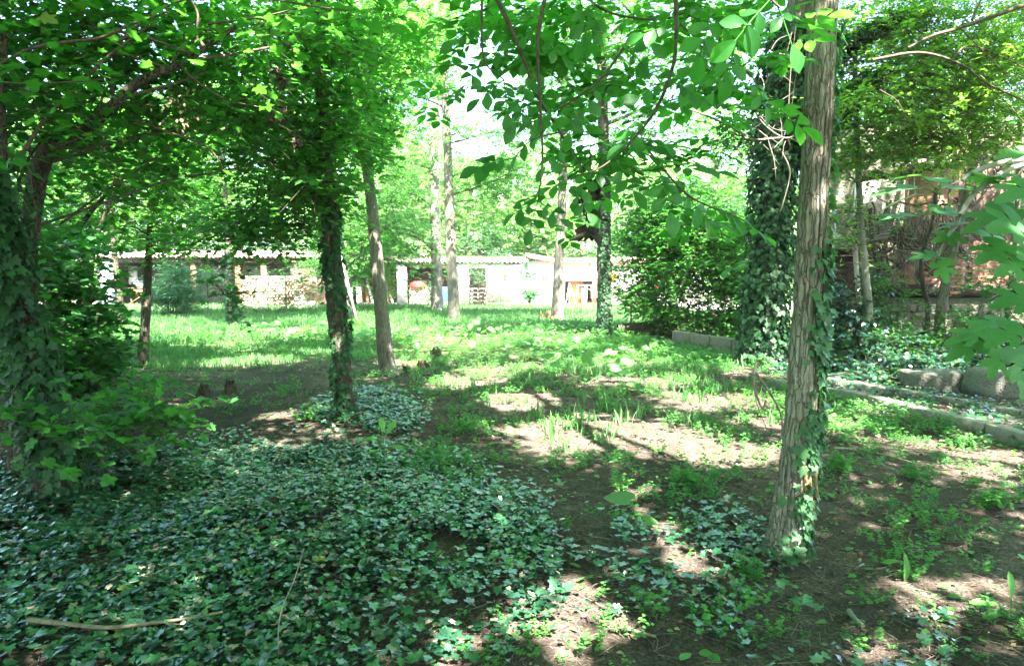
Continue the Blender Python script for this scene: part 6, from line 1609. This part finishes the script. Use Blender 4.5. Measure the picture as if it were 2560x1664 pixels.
# grass towards the sheds
def tuft_tpl(seed, n=9, h=.16):
    r = np.random.default_rng(seed); V, F, k = [], [], 0
    for j in range(n):
        a = r.uniform(0, 6.28); o = np.array([r.normal(0, .04), r.normal(0, .04), 0]); ln = r.uniform(.02, .09); hh = h * r.uniform(.5, 1.1)
        w = np.array([-math.sin(a), math.cos(a), 0]) * .006
        m = o + np.array([math.cos(a) * ln * .4, math.sin(a) * ln * .4, hh * .6]); e = o + np.array([math.cos(a) * ln, math.sin(a) * ln, hh])
        V += [o - w, o + w, m + w, m - w, e]; F += [(k, k + 1, k + 2), (k, k + 2, k + 3), (k + 3, k + 2, k + 4)]; k += 5
    return np.array(V), np.array(F)
GT = [tuft_tpl(k) for k in range(3)]
def grass(poly, dens, name, label, thin_=.5, scale=1.0, grow=0):
    area = np.prod(poly.max(0) - poly.min(0)); p = sample(poly, int(area * dens), rg, .4)
    p = p[nz2(p[:, 0], p[:, 1], .7, 4) + rg.normal(0, .2, len(p)) > thin_ - 1]
    b = MB(); gi = rg.integers(0, 3, len(p))
    for q in range(3):
        s = p[gi == q]; m = len(s); a = rg.uniform(0, 6.28, m)
        scatter(b, GT[q], np.column_stack([s, hgt(s[:, 0], s[:, 1]) - .01]), np.stack([np.cos(a), np.sin(a), 0 * a], 1), np.tile([0, 0, 1.0], (m, 1)), scale * rg.uniform(.6, 1.3, m) * (1 + grow * np.clip((s[:, 1] - 14) / 12, 0, 1)))
    o = b.build(name, M['grass'], None, kind='stuff'); o['label'] = label; o['category'] = 'grass'
grass(poly_px([(260, 900), (420, 860), (760, 845), (1000, 830), (1500, 830), (1700, 800), (1650, 772), (150, 772), (-200, 790)]), 75, 'grass', 'soft green grass between the trees and the sheds', .35, 1.1, .7)
grass(poly_px([(230, 900), (700, 850), (1000, 880), (800, 905), (400, 930), (240, 960)]), 80, 'grass', 'thin grass at the edge of the bare soil on the left', .7, .8)
grass(poly_px([(1000, 900), (1900, 900), (2000, 1100), (1400, 1150)]), 14, 'grass', 'wispy grass tufts among the feathery weeds', 1.0, 1.1)
def broad_cover(poly, dens, name, label, size=.16, h=.22, thin_=.8, k=0):
    area = np.prod(poly.max(0) - poly.min(0)); p = sample(poly, int(area * dens), rg, .4); p = p[nz2(p[:, 0], p[:, 1], .8, k) + rg.normal(0, .2, len(p)) > thin_ - 1]
    m = len(p) * 5; q = np.repeat(p, 5, 0) + rg.normal(0, .13, (m, 2)); a = rg.uniform(0, 6.28, m)
    P = np.column_stack([q, hgt(q[:, 0], q[:, 1]) + h * rg.uniform(.25, 1.1, m)])
    b = MB(); scatter(b, T_BROAD, P, np.stack([np.cos(a), np.sin(a), -.3 + 0 * a], 1), np.stack([rg.normal(0, .35, m), rg.normal(-.2, .35, m), np.ones(m)], 1) / 1.1, size * rg.uniform(.45, 1.2, m))
    st = MB(); twigs3(st, P, np.column_stack([np.repeat(p, 5, 0), np.zeros(m)]), .003, .004)
    o = b.build(name, M['broad'], None, kind='stuff'); o['label'] = label; o['category'] = 'weeds'; s = st.build('stems', M['weed'], o, kind='stuff', origin=np.zeros(3))
broad_cover(poly_px([(900, 850), (1080, 775), (1260, 768), (1500, 768), (1560, 800), (1540, 850), (1300, 880), (1000, 880)]), 5.5, 'broad_weeds', 'broad leaved green weeds round the central trunks', .13, .2, .7)
broad_cover(poly_px([(560, 820), (700, 790), (900, 785), (980, 830), (800, 860), (560, 850)]), 3.5, 'broad_weeds', 'broad leaved weeds in the grass behind the slim ivy tree', .2, .22, .8, 3)
broad_cover(poly_px([(1330, 860), (1700, 860), (1880, 900), (1800, 930), (1400, 900)]), 4, 'broad_weeds', 'low broad leaves before the mossy kerb wall', .12, .14, .9, 5)
weeds(poly_px([(1560, 845), (1900, 905), (1900, 940), (1500, 900), (1300, 860)]), 60, 'low_weeds', 'dense weeds along the mossy kerb wall', .6, 1.5, k=11)
weeds(poly_px([(200, 905), (400, 900), (1000, 870), (1500, 860), (1700, 830), (1600, 790), (1000, 790), (400, 800), (-100, 850)]), 9, 'low_weeds', 'weeds mixed into the grass before the sheds', .6, 2.2, k=12)

# single broad leaved plants
BROAD = leaf_mesh('leaf', T_BROAD, M['broad_o']); LONG = leaf_mesh('leaf', fan(sym([(0, 0), (.08, .1), (.15, .35), (.20, .62), (.14, .86), (0, 1)]), (0, .55), .12, .25), M['broad_o'])
def plant(label, px_, py_, leaves, mesh, name='broadleaf_plant'):
    """leaves: (dx px, dy px, length m, tip direction, normal)"""
    g = base(px_, py_); Y = g[1]; t = thing(name, label, 'plant', g); st = MB()
    for dx, dy, s, d, up in leaves:
        p = at(px_ + dx, py_ - dy, Y + RNG.normal(0, .03)); leaf_obj('leaf', mesh, t, p, np.array(d, float), np.array(up, float), s)
        st.tube(smooth_path(np.array([g, (g + p) / 2 + [dx * .0004, 0, .01], p]), 7), .0032, 5, cap=False)
    st.build('stalk', M['weed'], t, smooth=True)
up_ = (0, -.5, 1)
plant('bright young plant with long pale green leaves at the edge of the ivy carpet', 955, 1155, [(-10, 60, .13, (-1, 0, .35), up_), (5, 75, .14, (-.3, 0, 1), (0, -1, .3)), (12, 72, .14, (.5, 0, .9), (0, -1, .4)), (15, 40, .15, (1, 0, .1), up_), (-5, 30, .12, (-1, 0, -.4), up_), (20, 15, .14, (.9, -.2, -.6), up_), (0, 75, .12, (.1, .5, .8), (0, -1, .6))], LONG)
plant('wide leaf on a thin stalk in bare soil left of the foreground trunk', 1602, 1332, [(-22, 80, .19, (-.9, .5, -.05), (.05, -.22, 1)), (8, 30, .09, (1, .2, 0), up_)], BROAD)
plant('small plant with one tall drooping leaf on the right foreground soil', 2262, 1432, [(-2, 52, .16, (.25, -.3, -.9), (.5, -.9, .3)), (-12, 30, .09, (-1, 0, .2), up_)], LONG)
plant('small upright plant at the right edge of the foreground', 2528, 1535, [(0, 40, .12, (.1, 0, .9), (.3, -1, 0)), (-12, 10, .12, (-.8, -.1, -.1), up_), (-30, 25, .12, (-.8, .2, .1), up_)], LONG)
plant('pale seedling with one broad upright leaf in the sunny weeds', 1462, 965, [(5, 55, .24, (.5, .2, .8), (-.3, -1, .2)), (-60, 55, .17, (-1, 0, -.1), up_), (60, 45, .22, (1, .1, 0), up_), (-85, 70, .2, (-.4, .4, .1), up_), (95, 60, .2, (1, .3, 0), up_), (30, 75, .2, (.3, .6, .2), up_)], BROAD)
for k, (px_, py_, lab) in enumerate(((1005, 868, 'yellowing broad leaved plant in front of the central pair of trunks'), (1090, 880, 'broad leaved plant over the brown stump'), (1190, 850, 'broad leaved plant between the central trunks and the dappled trunk'), (1310, 900, 'broad leaved plant left of the pale seedling'),
                                     (1570, 905, 'broad leaved plant right in front of the ivy striped trunk'), (1640, 885, 'broad leaved plant beneath the hollow log'), (650, 850, 'broad leaved plant in the grass left of the slim ivy tree'), (1235, 835, 'broad leaved plant on the dry patch by the dappled trunk'), (930, 870, 'broad leaved plant at the left of the slanted grey trunk'), (1560, 985, 'lanky broad leaved plant in the lit weeds behind the sun patch'))):
    r_ = np.random.default_rng(k + 300); L_ = []
    for q in range(6):
        a = r_.uniform(0, 6.28); L_.append((math.cos(a) * r_.uniform(10, 45), r_.uniform(18, 48), r_.uniform(.12, .24), (math.cos(a), math.sin(a), r_.uniform(-.3, .3)), (r_.normal(0, .3), -.4, 1)))
    plant(lab, px_, py_, L_, BROAD)

# fallen twigs, dead leaves, chips and pebbles on the soil
b = MB(); n = 22000
p = np.column_stack([rg.uniform(-6, 7, n), 1.4 + rg.uniform(0, 1, n) ** 1.9 * 9]); a = rg.uniform(0, 6.28, n); L = .015 + .16 * rg.uniform(0, 1, n) ** 2.2
A = np.column_stack([p, hgt(p[:, 0], p[:, 1]) + .006 + rg.uniform(0, .012, n)]); B = A + np.column_stack([np.cos(a) * L, np.sin(a) * L, rg.normal(0, .006, n)])
C_ = B + np.column_stack([np.cos(a + .5) * L * .5, np.sin(a + .5) * L * .5, rg.normal(0, .004, n)])
twigs3(b, A, B, rg.uniform(.0008, .0024, n), .0012); twigs3(b, B, C_, .0012, .0007)
o = b.build('twig_litter', M['litter_twig'], None, kind='stuff'); o['label'] = 'thin dead twigs strewn over the foreground soil'; o['category'] = 'twigs'
b = MB(); n = 9000
p = np.column_stack([rg.uniform(-8, 9, n), 1.4 + rg.uniform(0, 1, n) ** 1.3 * 12]); a = rg.uniform(0, 6.28, n)
scatter(b, T_OVAL, np.column_stack([p, hgt(p[:, 0], p[:, 1]) + .006]), np.stack([np.cos(a), np.sin(a), rg.normal(0, .15, n)], 1), np.stack([rg.normal(0, .3, n), rg.normal(0, .3, n), np.ones(n)], 1), rg.uniform(.012, .045, n))
o = b.build('leaf_litter', M['litter'], None, kind='stuff'); o['label'] = 'dry leaf bits and bark chips scattered on the soil'; o['category'] = 'leaf litter'
b = MB(); n = 1300
p = np.column_stack([rg.uniform(-3, 6, n), 1.6 + rg.uniform(0, 1, n) * 6]); a = rg.uniform(0, 6.28, n)
scatter(b, T_OVAL_HI, np.column_stack([p, hgt(p[:, 0], p[:, 1]) + .012]), np.stack([np.cos(a), np.sin(a), rg.normal(0, .1, n)], 1), np.stack([rg.normal(0, .25, n), rg.normal(0, .25, n), np.ones(n)], 1), rg.uniform(.03, .075, n))
o = b.build('fallen_leaves', M['broad'], None, kind='stuff'); o['label'] = 'fresh fallen green and yellow leaves on the foreground soil'; o['category'] = 'fallen leaves'
b = MB(); pb = np.random.default_rng(5)
V0 = np.array([[1, 0, 0], [0, 1, 0], [-1, 0, 0], [0, -1, 0], [0, 0, .6], [.6, .6, .35], [-.6, .6, .3], [-.6, -.6, .35], [.6, -.6, .3]]); F0 = np.array([[0, 5, 4], [5, 1, 4], [1, 6, 4], [6, 2, 4], [2, 7, 4], [7, 3, 4], [3, 8, 4], [8, 0, 4]])
n = 900; p = np.column_stack([pb.uniform(-6, 7, n), 1.5 + pb.uniform(0, 1, n) * 9]); a = pb.uniform(0, 6.28, n)
scatter(b, (V0, F0), np.column_stack([p, hgt(p[:, 0], p[:, 1]) - .002]), np.stack([np.cos(a), np.sin(a), 0 * a], 1), np.tile([0, 0, 1.0], (n, 1)), pb.uniform(.004, .022, n))
o = b.build('pebbles', M['concrete'], None, smooth=True, kind='stuff'); o['label'] = 'small pebbles lying in the soil'; o['category'] = 'pebbles'

n = 14000; p = np.column_stack([pb.uniform(-7, 8, n), 1.4 + pb.uniform(0, 1, n) ** 1.6 * 10]); a = pb.uniform(0, 6.28, n); b = MB()
scatter(b, (V0, F0), np.column_stack([p, hgt(p[:, 0], p[:, 1]) - .004]), np.stack([np.cos(a), np.sin(a), 0 * a], 1), np.stack([pb.normal(0, .3, n), pb.normal(0, .3, n), np.ones(n)], 1), pb.uniform(.004, .02, n))
o = b.build('soil_crumbs', M['clod'], None, kind='stuff'); o['label'] = 'dark crumbs of loose soil'; o['category'] = 'soil'
n = 12000; p = np.column_stack([rg.uniform(-7, 8, n), 1.4 + rg.uniform(0, 1, n) ** 1.6 * 10]); p = p[nz2(p[:, 0], p[:, 1], 2.2, 6) > -.1]; n = len(p); a = rg.uniform(0, 6.28, n); b = MB()
scatter(b, T_OVAL, np.column_stack([p, hgt(p[:, 0], p[:, 1]) + .005]), np.stack([np.cos(a), np.sin(a), rg.normal(0, .2, n)], 1), np.stack([rg.normal(0, .4, n), rg.normal(0, .4, n), np.ones(n)], 1), rg.uniform(.015, .05, n))
o = b.build('old_leaf_litter', M['timber_dark'], None, kind='stuff'); o['label'] = 'rotting dark brown leaves on the soil'; o['category'] = 'leaf litter'

# single fallen branches that can be told apart
def stick(label, pts, w0, w1, mat='deadtwig', lift=.02, name='fallen_branch'):
    P = np.array([G(a, b_) for a, b_ in pts]); P[:, 2] = hgt(P[:, 0], P[:, 1]) + lift; Y = P[:, 1].mean()
    t = thing(name, label, 'branch', P[0]); Q = smooth_path(P, 30); b = MB()
    b.tube(Q, np.linspace(PX(w0, Y) / 2, PX(w1, Y) / 2, 30), 10, bark_noise(int(pts[0][0]), .12, 6, 1.5)); b.build('wood', M[mat], t, smooth=True)
    return t
stick('long fallen branch lying across the ivy in the bottom left corner', [(75, 1598), (180, 1612), (280, 1622), (380, 1612), (480, 1600), (560, 1585)], 14, 6, 'branchwood', .09)
stick('long thin curved stick lying on the soil at the right', [(2085, 1135), (2150, 1138), (2220, 1150), (2295, 1165)], 8, 4)
stick('short thick stick near the bottom right', [(2122, 1512), (2135, 1530), (2158, 1552)], 13, 11, 'bark_pale')
stick('thin stick lying in the ivy right of centre bottom', [(1205, 1445), (1260, 1435), (1310, 1428)], 12, 6)
stick('thin stick poking out of the soil left of the tall seedling', [(1035, 1100), (1048, 1120), (1060, 1135)], 14, 11, 'deadtwig')
stick('thin stick at the lower middle in front of the ivy', [(1560, 1578), (1610, 1590), (1640, 1596)], 9, 6)
stick('bent twig arching over the soil beside the ivy patch', [(1790, 1500), (1830, 1540), (1845, 1520), (1840, 1500)], 6, 4)
stick('long straight twig on the soil in the centre', [(1200, 1140), (1290, 1160), (1370, 1165)], 5, 3)
t = thing('dry_grass_stem', 'long dry grass stem standing up from the ivy carpet', 'stem', G(695, 1660)); b = MB()
g = G(695, 1660); b.tube(smooth_path(np.array([g, at(700, 1540, g[1]), at(735, 1450, g[1] + .1), at(760, 1370, g[1] + .1)]), 16), .0022, 5); b.build('stalk', M['deadtwig'], t)
t = thing('flat_stone', 'grey flat stone lying left of the wide single leaf', 'stone', G(1398, 1212)); b = MB(); g = G(1398, 1212)
scatter(b, (V0, F0), np.array([g]), np.array([[1.0, .2, 0]]), np.array([[0, 0, 1.0]]), .05); b.build('stone_body', M['concrete'], t, smooth=True)

# ================================================================== THIN VOLUME ADDED FOR A LENS VEIL GLOW
hz = MB().box([-130, -75, -1.2], [130, 150, 21])
o = hz.build('veil_haze', None, None, kind='stuff')
m, nt, ns, ls = new_mat('veil_haze')
pv = ns.new("ShaderNodeVolumePrincipled"); pv.inputs['Color'].default_value = (.93, .97, 1.0, 1); pv.inputs['Density'].default_value = 0.0004; pv.inputs['Anisotropy'].default_value = .2
om = ns.new("ShaderNodeOutputMaterial"); ls.new(pv.outputs[0], om.inputs['Volume'])
o.data.materials.append(m)
